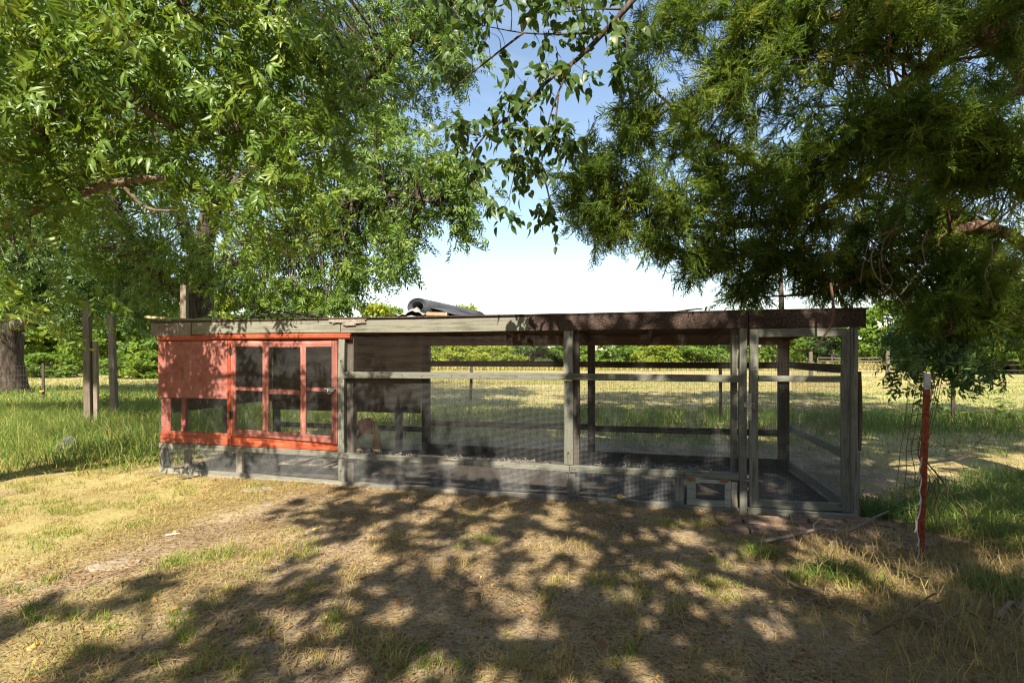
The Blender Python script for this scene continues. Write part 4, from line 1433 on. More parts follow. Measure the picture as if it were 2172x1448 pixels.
PEC_NEAR = [pecan_leaf((7, 9, 11, 9, 13, 7)[k], (0.22, 0.26, 0.30, 0.24, 0.33, 0.18)[k], 0.105, 0.034, 2, k) for k in range(6)]
PEC_MID = [pecan_leaf((7, 9, 11, 7)[k], (0.20, 0.26, 0.30, 0.22)[k], 0.11, 0.036, 1, 10 + k) for k in range(4)]
CED = [cedar_spray(0.17, k) for k in range(5)]
BROAD_LO = [(np.array([(0, 0, 0), (.035, .03, .006), (.115, 0, -.02), (.035, -.03, .006)]), [np.array([(0, 1, 2), (0, 2, 3)])])]
BROAD = [broad_leaf(0.10, 0.052, b_) for b_ in (0.1, 0.25, 0.4)]


def blobs(rng, spec, shell=2.0, depth=1.0):
    """spec rows: photo x, y, distance, radius in photo pixels, count -> cluster centres"""
    out = []
    for (x, y, D, rp2, n) in spec:
        c_ = W(x, y, D)
        r = rp2 * D / 1086
        out.append(in_blob(rng, c_, (r, r * depth, r), n, shell))
    return np.concatenate(out)


# ---- pecan behind the coop
t = Tree('pecan_tree', 'pecan tree with dark forked trunk behind the red end of the coop', 'tree', (-9.0, 14.6, 0), 'large trees around the coop', 21)
B0 = t.b
t.limb([B0 + (0, 0, -.1), B0 + (0.05, 0, 1.2), B0 + (0.1, 0, 2.6), W(425, 560, 14.4)], [0.50, 0.40, 0.36, 0.34], 'trunk', n=14)
t.limb([W(425, 570, 14.4), W(440, 480, 14.2), W(480, 360, 14.0), W(505, 250, 14), W(520, 60, 14), W(540, -150, 14)], [0.30, 0.26, 0.22, 0.18, 0.14, 0.08])
t.limb([W(405, 640, 14.5), W(345, 590, 14), W(300, 545, 13.6), W(265, 480, 13.2), W(235, 400, 12.8), W(200, 300, 12.4)], [0.2, 0.15, 0.13, 0.11, 0.09, 0.05])
t.limb([W(440, 610, 14.4), W(480, 585, 13.8), W(530, 535, 13.0), W(590, 500, 12.2), W(700, 440, 11.4), W(840, 415, 10.8), W(920, 430, 10.5)], [0.18, 0.14, 0.12, 0.10, 0.08, 0.06, 0.03])
t.limb([W(460, 440, 14.1), W(560, 330, 13), W(700, 230, 12.2), W(830, 120, 11.6), W(920, 60, 11.4)], [0.16, 0.13, 0.1, 0.07, 0.03])
t.limb([W(420, 560, 14.4), W(370, 420, 14.6), W(330, 300, 14.8), W(300, 120, 15)], [0.18, 0.15, 0.12, 0.07])
cs = blobs(t.rng, [(560, 120, 12.8, 170, 60), (720, 90, 12.2, 130, 52), (850, 110, 11.8, 100, 40), (935, 60, 11.4, 62, 26), (955, 140, 11.4, 45, 16), (800, 230, 11.8, 70, 24), (660, 260, 12.0, 130, 50),
                   (900, 375, 11.0, 75, 30), (965, 400, 10.9, 50, 20), (965, 460, 10.9, 35, 10), (820, 330, 11.3, 70, 26), (840, 470, 10.9, 60, 24), (760, 400, 11.4, 90, 34), (700, 480, 11.4, 90, 34), (830, 545, 10.8, 33, 12), (735, 560, 11, 50, 18), (620, 420, 12, 110, 40), (590, 540, 12, 90, 34),
                   (640, 610, 11.4, 60, 24), (700, 630, 11.2, 28, 8), (520, 600, 12.4, 60, 20), (400, 300, 13.6, 150, 44), (300, 420, 13.8, 110, 26), (480, 460, 13.2, 90, 24), (250, 240, 13.4, 140, 32), (330, 620, 14, 50, 12), (560, 650, 12.2, 40, 12), (280, 560, 14.4, 60, 14), (180, 480, 14.5, 90, 30), (250, 500, 14.2, 80, 26), (330, 500, 13.6, 70, 22), (400, 560, 13.4, 50, 12), (120, 400, 14.2, 90, 26), (470, 560, 13.2, 40, 9),
                   (400, -120, 13, 220, 60), (700, -120, 12.5, 220, 60), (900, -60, 12, 100, 26)], 1.8, 1.6)
t.branches(cs, 0.022, 0.10)
t.leaves(cs, PEC_MID, 'pecan', 4, 4, 0.55, 0.55, (0.75, 1.25), single='leaf', nsingle=120, tone=(0, .9))

# ---- big old pecan far left
t = Tree('pecan_tree', 'old pecan with massive dark trunk at the left edge of the field', 'tree', (-19.4, 19.6, 0), 'large trees around the coop', 22)
B0 = t.b
t.limb([B0 + (0.05, 0, -.2), B0 + (0.05, 0, 0.35), B0 + (-0.05, 0, 1.3), B0 + (-0.1, 0, 2.6), B0 + (-0.3, 0, 4.2)], [0.78, 0.62, 0.56, 0.60, 0.50], 'trunk', n=16)
t.limb([W(25, 690, 19.6), W(75, 672, 19.3), W(125, 655, 18.8), W(180, 610, 18), W(240, 580, 17.4), W(330, 575, 17)], [0.36, 0.28, 0.22, 0.16, 0.12, 0.06])
t.limb([W(-20, 620, 19.6), W(60, 560, 18.8), W(140, 490, 18), W(175, 440, 17.6), W(210, 330, 17)], [0.4, 0.28, 0.24, 0.2, 0.1])
t.limb([W(-25, 610, 19.6), W(-40, 400, 19), W(0, 200, 18), W(40, 50, 17.5)], [0.42, 0.3, 0.22, 0.1])
cs = blobs(t.rng, [(110, 560, 18, 80, 54), (60, 480, 18, 110, 68), (200, 600, 17.5, 60, 35), (250, 530, 17, 60, 22), (160, 400, 17.5, 100, 49), (60, 300, 18, 140, 68), (190, 250, 17.5, 120, 54), (-60, 500, 18.5, 120, 49), (320, 560, 17, 50, 14), (280, 620, 16.6, 40, 14),
                   (60, 100, 18, 160, 54), (230, 90, 18, 140, 46), (-120, 200, 19, 160, 54), (60, 610, 17.4, 40, 16), (140, 640, 17, 26, 8), (100, -100, 18, 220, 59)], 1.8, 1.5)
t.branches(cs, 0.024, 0.08)
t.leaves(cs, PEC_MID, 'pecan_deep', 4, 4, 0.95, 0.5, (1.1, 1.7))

# ---- near pecan leaning in from the left
t = Tree('pecan_tree', 'near pecan whose pale limbs and large leaves reach in from the upper left', 'tree', (-6.9, 3.7, 0), 'large trees around the coop', 23)
B0 = t.b
t.limb([B0 + (0, 0, -.1), B0 + (0.05, 0, 1.4), B0 + (0.2, 0.1, 2.5), B0 + (0.3, 0.2, 3.6), B0 + (0.5, 0.5, 5.6), B0 + (0.9, .8, 7.5)], [0.34, 0.27, 0.25, 0.22, 0.15, 0.06], 'trunk', n=14)
t.limb([B0 + (0.15, 0.05, 2.3), W(-60, 500, 4.9), W(0, 478, 4.9), W(100, 432, 4.9), W(200, 400, 5.0), W(260, 386, 5.1), W(340, 379, 5.2), W(400, 396, 5.3), W(455, 432, 5.4)], [0.09, 0.062, 0.058, 0.05, 0.042, 0.036, 0.028, 0.02, 0.010], m='bark_pale')
t.limb([W(255, 388, 5.1), W(310, 440, 5.2), W(380, 448, 5.25)], [0.022, 0.018, 0.008], m='bark_pale')
t.limb([B0 + (0.3, 0.2, 3.4), W(0, 330, 4.9), W(90, 265, 4.9), W(140, 242, 4.9), W(200, 228, 5.0), W(280, 222, 5.1), W(345, 255, 5.2), W(400, 292, 5.3), W(470, 290, 5.4), W(540, 285, 5.5)], [0.11, 0.08, 0.072, 0.06, 0.055, 0.045, 0.036, 0.026, 0.018, 0.008], m='bark_pale')
t.limb([W(195, 228, 5.0), W(212, 190, 5.0), W(195, 160, 5.0), W(150, 148, 4.9)], [0.04, 0.032, 0.022, 0.01], m='bark_pale')
t.limb([W(385, 285, 5.3), W(390, 330, 5.3), W(402, 360, 5.3)], [0.018, 0.012, 0.006], m='bark_pale')
t.limb([W(460, 292, 5.4), W(520, 280, 5.5), W(560, 340, 5.5), W(590, 395, 5.5)], [0.018, 0.014, 0.01, 0.004], m='bark_pale')
t.limb([B0 + (0.2, 0.1, 2.7), np.array([-5.4, 3.7, 3.7]), np.array([-4.2, 3.4, 4.1]), np.array([-2.9, 2.8, 4.3])], [0.07, 0.04, 0.025, 0.008], m='bark_pale')
for e_ in ((-10.3, 4.6, 9.6), (-12.5, 6.0, 9.2)):
    t.limb([B0 + (0.4, 0.3, 4.5), (B0 + (.4, .3, 4.5)) * .5 + np.array(e_) * .5 + np.array([0, 0, .8]), e_], [.13, .09, .03], m='bark_pale')
t.limb([B0 + (0.4, 0.4, 4.8), W(120, 60, 5.0), W(320, 30, 5.3), W(520, 60, 5.6), W(680, 130, 5.9)], [0.09, 0.07, 0.055, 0.035, 0.012], m='bark_pale')
cs = blobs(t.rng, [(80, 70, 4.8, 110, 17), (230, 60, 5.0, 100, 13), (380, 60, 5.2, 100, 14), (520, 70, 5.5, 100, 14), (650, 100, 5.8, 90, 13), (700, 190, 6.0, 60, 6), (90, 180, 4.7, 80, 11), (320, 150, 5.1, 90, 10), (470, 190, 5.4, 80, 10), (590, 250, 5.6, 80, 10), (670, 310, 5.8, 50, 5),
                   (40, 290, 4.6, 60, 6), (200, 270, 5.0, 60, 3), (440, 250, 5.3, 60, 5), (560, 360, 5.5, 45, 4), (500, 440, 5.4, 40, 4), (60, 545, 4.8, 45, 2), (120, 600, 4.9, 40, 2), (20, 420, 4.6, 40, 3), (180, 330, 5.1, 50, 4), (320, 330, 5.2, 50, 4), (420, 350, 5.3, 45, 3), (140, 380, 4.9, 35, 2), (640, 420, 5.8, 45, 3),
                   (80, -120, 5, 150, 30), (330, -130, 5.3, 170, 30), (560, -120, 5.7, 130, 20), (-150, 150, 4.8, 150, 24)], 2.0, 1.3)
cs = np.vstack([cs, in_blob(t.rng, B0 + np.array([-0.5, 1.0, 6.3]), (2.4, 2.2, 1.5), 90), in_blob(t.rng, np.array([-4.5, 3.6, 3.9]), (.8, .45, .35), 8), in_blob(t.rng, np.array([-3.5, 3.1, 4.15]), (.8, .4, .35), 9), in_blob(t.rng, np.array([-2.5, 2.5, 4.4]), (.6, .35, .3), 7)])
csh = np.vstack([in_blob(t.rng, np.array(c_), r, n, 2.2) for c_, r, n in (((-10.3, 4.6, 9.6), (2.6, 2.6, 1.8), 140), ((-12.5, 6.0, 9.2), (3.0, 2.6, 1.8), 130))])
t.branches(csh, 0.02, 0.05, 'bark_pale')
t.leaves(csh, PEC_MID, 'pecan', 5, 5, 0.45, 0.5, (1.1, 1.6), name='upper_crown')
t.branches(cs, 0.014, 0.10, 'bark_pale')
t.leaves(cs, PEC_NEAR, 'pecan', 5, 3, 0.40, 0.5, (0.6, 1.2), single='leaf', nsingle=300, tone=(0.1, 0.98), flat=.4)

# ---- cedar on the right
t = Tree('cedar_tree', 'dark red cedar whose drooping boughs fill the upper right', 'tree', (6.1, 5.4, 0), 'large trees around the coop', 24, 'bark_cedar')
B0 = t.b
t.limb([B0 + (0, 0, -.1), B0 + (0.02, 0, 1.5), B0 + (-0.05, 0, 3.4), B0 + (0.1, 0, 6), B0 + (0.0, .1, 10.3)], [0.34, 0.27, 0.25, 0.16, 0.04], 'trunk', n=14)
t.limb([B0 + (-.05, 0, 3.3), W(2120, 60, 4.9), W(2020, 105, 4.6), W(1950, 160, 4.4), W(1890, 205, 4.3), W(1840, 260, 4.2)], [0.12, 0.10, 0.085, 0.07, 0.045, 0.015])
t.limb([B0 + (-.03, 0, 2.6), W(2080, 250, 5.0), W(1950, 300, 4.9), W(1860, 350, 4.8), W(1820, 395, 4.8), W(1720, 452, 4.9), W(1640, 470, 4.9), W(1540, 482, 5.0), W(1430, 478, 5.0), W(1320, 468, 5.1)], [0.10, 0.08, 0.065, 0.052, 0.047, 0.04, 0.033, 0.026, 0.017, 0.008])
t.limb([B0 + (-.05, 0, 3.0), W(1900, 300, 5.1), W(1700, 370, 5.2), W(1560, 325, 5.1), W(1470, 265, 5.1), W(1385, 190, 5.2)], [0.08, 0.06, 0.045, 0.034, 0.024, 0.01])
t.limb([B0 + (0, 0, 4.2), W(1950, 20, 4.7), W(1750, 40, 4.8), W(1580, 40, 4.9), W(1420, 30, 5.0)], [0.10, 0.07, 0.05, 0.03, 0.012])
t.limb([B0 + (0, 0, 2.1), W(2100, 480, 4.9), W(1950, 540, 4.9), W(1830, 590, 5.0), W(1740, 620, 5.1), W(1620, 630, 5.2)], [0.07, 0.05, 0.04, 0.03, 0.018, 0.006])
t.limb([B0 + (-.1, 0, 1.9), W(2150, 600, 4.6), W(2040, 690, 4.4), W(1970, 730, 4.3)], [0.05, 0.035, 0.02, 0.008])
cs = blobs(t.rng, [(1440, 50, 4.9, 80, 11), (1560, 40, 4.8, 100, 15), (1690, 60, 4.6, 100, 15), (1820, 60, 4.3, 100, 15), (1950, 50, 4.2, 100, 15), (2090, 60, 4.1, 100, 15), (1385, 200, 5.1, 55, 6), (1340, 270, 5.1, 50, 6), (1450, 270, 5.1, 80, 11), (1560, 190, 4.9, 80, 11), (1680, 190, 4.7, 90, 12),
                   (1255, 385, 5.1, 60, 9), (1340, 400, 5, 75, 11), (1450, 410, 4.9, 80, 12), (1560, 380, 4.8, 80, 12), (1670, 380, 4.6, 80, 12), (1760, 320, 4.3, 80, 12), (1850, 290, 4, 75, 12), (1950, 290, 3.9, 70, 11), (2060, 300, 3.9, 75, 11), (2150, 350, 3.9, 60, 8),
                   (1235, 427, 5.1, 29.75, 4), (1310, 472, 5.1, 46.75, 7), (1400, 507, 5.1, 46.75, 7), (1500, 537, 5.1, 51, 9), (1590, 582, 5.1, 42.5, 7), (1640, 517, 5.1, 59.5, 9), (1730, 562, 5.2, 51, 9), (1810, 572, 5.2, 51, 9), (1560, 500, 4.9, 70, 9), (1700, 480, 4.9, 80, 11),
                   (1900, 545, 5, 76.5, 13), (1850, 460, 5.1, 80, 11), (1990, 460, 5.1, 90, 14), (2110, 480, 5, 90, 14), (2050, 575, 4.6, 76.5, 13), (2140, 605, 4.5, 68, 11), (1970, 625, 4.5, 51, 8), (2060, 665, 4.4, 42.5, 4), (2165, 705, 4.4, 34, 2), (2080, 180, 6.2, 120, 9), (1900, 420, 6, 90, 8),
                   (2000, 380, 6, 120, 10), (1700, -130, 4.8, 180, 17), (2000, -130, 4.6, 180, 17), (1480, -70, 5, 80, 7)], 2.0, 1.2)
cs = np.vstack([cs, in_blob(t.rng, B0 + np.array([0.2, 0.3, 6.6]), (2.2, 2.2, 2.2), 130)])
t.branches(cs, 0.014, 0.0, name='branches', maxr=0.022)
t.leaves(cs, CED, 'cedar', 6, 5, 0.24, 0.30, (0.6, 1.3), 0.35, name='foliage', tone=(0, 1))
dv = MB()
dv.tube([W(1762, 600, 4.4), W(1768, 655, 4.35), W(1764, 685, 4.3), W(1748, 712, 4.3), W(1728, 738, 4.3), W(1714, 745, 4.3), W(1682, 740, 4.35)] - B0, [0.011, 0.011, 0.010, 0.009, 0.007, 0.005, 0.003], 6)
dv.build('bare_bough', M['twig_red'], t.o, True)
for k in range(26):                       # bare inner twigs hanging in the shade of the boughs
    x0, y0, D = t.rng.uniform(1780, 2150), t.rng.uniform(120, 560), t.rng.uniform(4.0, 5.0)
    a = t.rng.uniform(1.2, 2.6)
    pts = [W(x0, y0, D)]
    for j in range(4):
        a += t.rng.uniform(-.35, .35)
        pts.append(W(x0 + 38 * (j + 1) * math.cos(a), y0 + 38 * (j + 1) * math.sin(a), D + .03 * j))
    q = MB()
    q.tube(np.array(pts) - B0, [0.006, 0.004, 0.002], 5)
    q.build('twig', M['twig'], t.o, True)

# ---- broadleaf tree behind the viewpoint, one bough hanging into view
t = Tree('hackberry_tree', 'broadleaf tree whose leafy bough hangs against the sky at top centre', 'tree', (2.3, -2.6, 0), 'large trees around the coop', 25)
B0 = t.b
t.limb([B0 + (0, 0, -.1), B0 + (-.1, 0.1, 2), B0 + (-.2, .3, 4.2), B0 + (-.4, .2, 7), B0 + (-.5, .2, 10)], [0.36, 0.28, 0.24, 0.15, 0.05], 'trunk', n=14)
t.limb([B0 + (-.2, .3, 4.0), np.array([2.2, 0.5, 5.0]), np.array([1.6, 2.8, 5.0]), W(1380, -60, 4.2), W(1338, 5, 4.2), W(1290, 60, 4.25), W(1225, 125, 4.3), W(1165, 170, 4.35), W(1110, 225, 4.4), W(1060, 262, 4.45), W(1020, 290, 4.5)],
       [0.10, 0.07, 0.045, 0.030, 0.026, 0.023, 0.019, 0.015, 0.011, 0.007, 0.003], 'bough')
bs = []
for pts in ([W(1215, 132, 4.3), W(1185, 195, 4.3), W(1165, 255, 4.35), W(1160, 300, 4.4), W(1140, 380, 4.4)], [W(1185, 195, 4.3), W(1178, 280, 4.3), W(1190, 340, 4.3)],
            [W(1280, 68, 4.25), W(1200, 72, 4.3), W(1110, 70, 4.4), W(1000, 50, 4.5)], [W(1330, 20, 4.2), W(1260, 20, 4.3), W(1150, 30, 4.3)], [W(1080, 250, 4.4), W(1085, 290, 4.4), W(1095, 340, 4.4), W(1080, 420, 4.4)],
            [W(1030, 285, 4.5), W(1000, 330, 4.5), W(990, 390, 4.5)], [W(1150, 360, 4.4), W(1165, 420, 4.4), W(1170, 465, 4.4)], [W(1110, 70, 4.4), W(1020, 140, 4.5), W(960, 190, 4.6)], [W(1310, 40, 4.2), W(1330, 100, 4.2), W(1320, 170, 4.2)]):
    t.limb(pts, [0.010, 0.007, 0.003], 'branch', n=6, sub=4)
cs = blobs(t.rng, [(1060, 40, 4.4, 70, 9), (985, 60, 4.5, 55, 7), (960, 150, 4.6, 50, 6), (1150, 45, 4.3, 70, 9), (1240, 60, 4.25, 60, 8), (1320, 90, 4.2, 45, 6), (1320, 160, 4.2, 30, 4), (1130, 180, 4.35, 50, 7), (1200, 170, 4.3, 45, 6), (1060, 240, 4.45, 40, 6), (1000, 270, 4.5, 45, 7), (960, 270, 4.6, 30, 3),
                   (1110, 280, 4.4, 50, 7), (1165, 285, 4.35, 40, 7), (1200, 300, 4.3, 35, 5), (1000, 350, 4.5, 35, 5), (1130, 350, 4.4, 40, 6), (1080, 350, 4.4, 25, 3), (1050, 425, 4.4, 18, 2), (1080, 440, 4.4, 15, 2), (1150, 425, 4.4, 22, 3), (1175, 460, 4.4, 15, 2), (1330, -40, 4.2, 80, 8), (1130, -60, 4.4, 120, 14), (940, -20, 4.6, 60, 8)], 2.4, 1.0)
t.branches(cs, 0.007, 0.05, maxr=0.008)
t.leaves(cs, BROAD, 'hack', 3, 4, 0.15, 0.9, (0.65, 1.25), 0.3, name='foliage', single='leaf', nsingle=300)
CRB = (((-3.0, -3.1, 5.6), (1.2, 1.2, 0.7), 24), ((-1.3, -3.4, 5.8), (1.4, 1.3, 0.8), 44), ((0.6, -3.4, 5.9), (1.5, 1.3, 0.8), 56), ((2.4, -3.5, 6.1), (1.5, 1.3, 0.9), 64), ((4.6, -3.4, 6.2), (1.6, 1.5, 0.9), 30),
       ((-2.2, -1.2, 6.2), (1.2, 1.2, 0.7), 36), ((-0.2, -1.6, 6.4), (1.5, 1.1, 0.8), 60), ((2.0, -1.5, 6.6), (1.7, 1.2, 0.9), 90), ((4.2, -1.4, 6.6), (1.6, 1.3, 0.9), 60), ((0.6, 0.2, 6.6), (1.5, 0.9, 0.8), 34), ((2.6, 0.4, 7.0), (1.6, 1.0, 0.8), 22),
       ((1.0, 2.2, 11.0), (3.2, 2.2, 1.5), 150), ((5.0, 2.8, 11.5), (3.0, 2.2, 1.5), 140), ((2.0, 5.2, 12.8), (3.4, 2.0, 1.3), 150), ((7.0, 5.6, 13.0), (3.4, 2.0, 1.3), 140), ((8.0, 1.6, 7.6), (2.2, 1.8, 1.1), 90), ((4.9, -2.0, 11.5), (2.4, 2.0, 1.2), 120), ((-1.5, 0.4, 11.0), (2.4, 2.0, 1.2), 130), ((9.5, 2.5, 11.0), (3.0, 2.4, 1.4), 120))
cr = np.vstack([in_blob(t.rng, np.array(c_), r, int(n * (1.55 if c_[2] < 9 else 1)), 2.6) for c_, r, n in CRB])
for e_, _, _ in CRB:
    e_ = np.array(e_)
    st = B0 + ((-.25, .3, 4.3) if e_[2] < 9 else (-.4, .2, 7.5))
    t.limb([st, st * .5 + e_ * .5 + np.array([0, 0, .3]), e_], [0.10, 0.06, 0.02], 'limb', n=7)
t.branches(cr, 0.014, 0.05)
hi = cr[cr[:, 2] > 9]
cr = cr[cr[:, 2] <= 9]
t.leaves(hi, BROAD_LO, 'hack', 7, 7, 0.42, 0.4, (1.4, 2.0), 0.5, name='upper_crown')
t.leaves(cr, BROAD_LO, 'hack', 5, 5, 0.16, 0.4, (1.1, 1.6), 0.5, name='crown')

# ---- drooping bough by the rust red post, from a tree out of view on the right
t = Tree('young_tree', 'young broadleaf tree with a leafy bough drooping over the rust red post', 'tree', (9.8, 7.6, 0), 'large trees around the coop', 26)
B0 = t.b
t.limb([B0 + (0, 0, -.1), B0 + (0, 0, 1.5), B0 + (.1, 0, 3)], [0.09, 0.07, 0.05], 'trunk', n=8)
t.limb([B0 + (0, 0, 1.8), W(2180, 640, 5.6), W(2090, 690, 4.8), W(2030, 745, 4.3), W(2000, 780, 4.2)], [0.03, 0.02, 0.014, 0.009, 0.004])
t.limb([W(2090, 690, 4.8), W(2000, 700, 4.6), W(1940, 750, 4.4)], [0.012, 0.008, 0.003])
t.limb([B0 + (0, 0, 2.4), W(2080, 640, 6.4), W(1960, 670, 6.2), W(1900, 700, 6.2)], [0.03, 0.02, 0.014, 0.005])
cs = blobs(t.rng, [(1960, 760, 4.4, 40, 7), (2020, 770, 4.3, 45, 8), (2060, 740, 4.4, 45, 7), (2000, 720, 4.5, 50, 7), (1930, 690, 6.2, 50, 12), (1990, 660, 6.2, 50, 12), (1900, 720, 6.2, 35, 7), (2080, 680, 6.4, 50, 10)], 2, 1)
t.branches(cs, 0.007, 0.05)
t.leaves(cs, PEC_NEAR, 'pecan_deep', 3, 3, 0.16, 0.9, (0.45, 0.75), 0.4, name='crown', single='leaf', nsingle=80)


# ------------------------------------------------------------------ trees beyond the field
def far_tree_mesh(kind, seed):
    r_ = np.random.default_rng(seed)
    h, w = {'tree': (1.0, 0.42), 'bush': (0.62, 0.55), 'tall': (1.15, 0.33)}[kind]
    cl = []
    for i in range(38):
        a = r_.uniform(0, 6.28)
        zz = r_.uniform(0.06, 0.95) * h if kind != 'bush' else r_.uniform(0.02, 0.9) * h
        prof = math.sin(math.pi * min(1, 0.25 + 0.70 * zz / h)) ** 0.7
        q = w * prof * r_.uniform(0.35, 1.0)
        cl.append((q * math.cos(a), q * math.sin(a), zz, r_.uniform(.07, .15)))
    P = np.concatenate([in_blob(r_, np.array(c_[:3]), (c_[3], c_[3], c_[3] * .75), 120, 2.2) for c_ in cl])
    tone = np.concatenate([np.full(120, r_.random()) for _ in cl])
    n = len(P)
    TV = np.array([(0, 0, 0), (.018, .013, .002), (.045, 0, -.006), (.018, -.013, .002)])
    out = unit(P - np.array([0, 0, h * .5]))
    d = unit(r_.normal(size=(n, 3)) + np.array([0, 0, -.4]))
    nr = out * 0.7 + r_.normal(size=(n, 3)) * .6 + np.array([0, 0, .4])
    V, F, rr = scatter(TV, [np.array([(0, 1, 2, 3)])], P, d, nr, r_.uniform(.9, 1.9, n), np.clip(.55 * tone + .45 * r_.random(n), 0, 1))
    crown = new_mesh('crown', V, F, rr)
    q = MB()
    q.tube([(0, 0, -.02), (0.005, 0, .25 * h), (0, 0.01, .7 * h)], [.028, .02, .006], 6)
    for i in range(5):
        c_ = cl[i * 4]
        q.tube([(0, 0, .2 * h + .06 * i), (c_[0] * .5, c_[1] * .5, c_[2] * .8), c_[:3]], [.012, .008, .003], 4)
    trunk = new_mesh('trunk', np.concatenate(q.v), q.f, smooth=True)
    trunk.materials.append(M['bark'])
    return crown, trunk


FT = {}
for kind in ('tree', 'bush', 'tall'):
    for cm in ('far', 'far_yellow', 'far_dark'):
        lst = []
        for sd2 in range(2):
            cr_, tk = far_tree_mesh(kind, sd2 * 7 + len(kind) * 3 + len(cm))
            cr_.materials.append(M[cm])
            lst.append((cr_, tk))
        FT[kind, cm] = lst
rf_ = np.random.default_rng(77)


def far_tree(kind, cm, x, y, h, label, group, wide=1.0):
    cr_, tk = FT[kind, cm][rf_.integers(2)]
    o = thing({'tree': 'field_tree', 'bush': 'bush', 'tall': 'field_tree'}[kind], label, 'bush' if kind == 'bush' else 'tree', (x, y, -0.05), rf_.uniform(0, 6.28), group)
    o.scale = (h * wide, h * wide, h)
    link('crown', cr_, None, o, 'stuff')
    link('trunk', tk, None, o)


def fx(x, D):
    return (x - 1086) / 1086 * D


for (kind, cm, x, D, h, wide, lab) in (
        ('tree', 'far_yellow', 790, 62, 7.6, 1.15, 'bright yellow green tree top showing over the roof left of the felt roll'),
        ('tree', 'far_yellow', 985, 66, 7.9, 0.8, 'slim yellow green tree top showing over the roof right of the felt roll'),
        ('tree', 'far', 830, 70, 7.8, 1.0, 'pale green tree half behind the yellow green tree over the roof'),
        ('bush', 'far_yellow', 960, 60, 4.4, 1.5, 'yellow bush at the far field edge seen through the left of the run'),
        ('bush', 'far_yellow', 1050, 58, 4.1, 1.6, 'broad yellow bush at the far field edge seen left of the middle post'),
        ('bush', 'far_dark', 1130, 64, 5.2, 1.3, 'dark bush with pale bare twigs seen just left of the middle post'),
        ('bush', 'far', 1210, 66, 5.0, 1.5, 'green bush at the field edge seen right behind the middle post'),
        ('bush', 'far', 1300, 68, 5.4, 1.4, 'green bush at the field edge seen right of the back post'),
        ('bush', 'far_yellow', 1390, 64, 4.6, 1.4, 'yellow green bush at the field edge seen through the middle of the right bay'),
        ('bush', 'far', 1480, 62, 5.2, 1.4, 'rounded green bush at the field edge left of the door post'),
        ('bush', 'far', 1560, 64, 5.4, 1.3, 'green bush at the field edge behind the door post'),
        ('tree', 'far', 1640, 66, 6.2, 1.3, 'green tree at the field edge seen in the left part of the screen door'),
        ('tree', 'far', 1715, 60, 6.0, 1.2, 'light green tree at the field edge seen in the middle of the screen door'),
        ('tree', 'far_dark', 1765, 56, 4.6, 1.2, 'blue dark low tree seen in the right part of the screen door'),
        ('tree', 'far', 1835, 58, 6.6, 1.0, 'light green tree just right of the coop corner'),
        ('tree', 'far', 1890, 62, 8.0, 1.0, 'tall green tree beyond the pipe gate'),
        ('tree', 'far_dark', 1935, 52, 6.4, 0.9, 'darker tree right of the pipe gate post'),
        ('tree', 'far', 1990, 46, 7.0, 1.0, 'large green tree behind the drooping bough'),
        ('tree', 'far_dark', 2080, 44, 7.0, 1.1, 'dark green tree at the field edge behind the rust red post'),
        ('tree', 'far', 2150, 40, 6.5, 1.1, 'bright tree at the right edge under the cedar'),
        ('tree', 'far', 2240, 42, 7.0, 1.2, 'tree at the extreme right edge of the field'),
        ('tree', 'far', 60, 42, 7.0, 1.3, 'green tree behind the massive left trunk'),
        ('tree', 'far_yellow', 150, 44, 6.4, 1.3, 'sunny green tree across the field right of the massive trunk'),
        ('tree', 'far', 225, 40, 6.4, 1.2, 'sunny green tree across the field behind the leaning post'),
        ('tree', 'far_yellow', 290, 44, 6.0, 1.2, 'light green tree across the field just left of the coop'),
        ('tree', 'far', 350, 40, 7.4, 1.2, 'green tree behind the pale post over the coop roof'),
        ('tree', 'far', 560, 46, 6.8, 1.2, 'green tree behind the dead branch on the roof'),
        ('tree', 'far', 660, 48, 6.4, 1.1, 'green tree behind the roof right of the dead branch'),
        ('tree', 'far_yellow', 470, 46, 6.8, 1.2, 'green tree behind the dark forked trunk'),
        ('tree', 'far', -60, 40, 8.0, 1.2, 'tree at the extreme left edge of the field'),
        ('tree', 'far_dark', -200, 38, 7.0, 1.3, 'dark tree beyond the left edge of the field'),
        ('tree', 'far', -360, 40, 7.4, 1.3, 'green tree well beyond the left edge of the field'),
        ('tree', 'far', -520, 38, 7.0, 1.3, 'outermost tree beyond the left edge of the field'),
        ('bush', 'far', 100, 34, 2.6, 1.6, 'low green bush across the field by the left fence'),
        ('bush', 'far', 300, 33, 2.8, 1.5, 'low green bush across the field beside the red coop end')):
    far_tree(kind, cm, fx(x, D), D, h, lab, 'trees along the field edge', wide)
for i in range(86):                       # the wood behind them
    x = -620 + i * 40 + rf_.uniform(-40, 40)
    D = rf_.uniform(84, 105)
    far_tree(('tree', 'bush', 'tree', 'bush')[i % 4], ('far', 'far_dark', 'far_yellow', 'far_dark', 'far')[i % 5], fx(x, D), D, rf_.uniform(5.6, 9.0) * (0.72 if 720 < x < 1700 else 1.1), 'tree in the farthest wooded line beyond the field', 'farthest wooded line', 1.35)


for i, (x, y, h) in enumerate(((-16, -15, 9), (-10.5, -16, 10), (-5, -15, 9.5), (0.5, -16, 10), (6, -15, 9.5), (11.5, -14, 10), (16, -10, 9.5), (19, -4, 9), (-20, -9, 9))):  # unseen trees added to block sky light from behind and darken the coop front
    far_tree('tree', 'far_dark', x, y, h, ('leafy tree', 'broad tree')[i % 2] + ' of the unseen row added behind the viewpoint to block sky light', 'unseen row added behind the viewpoint', 1.5)


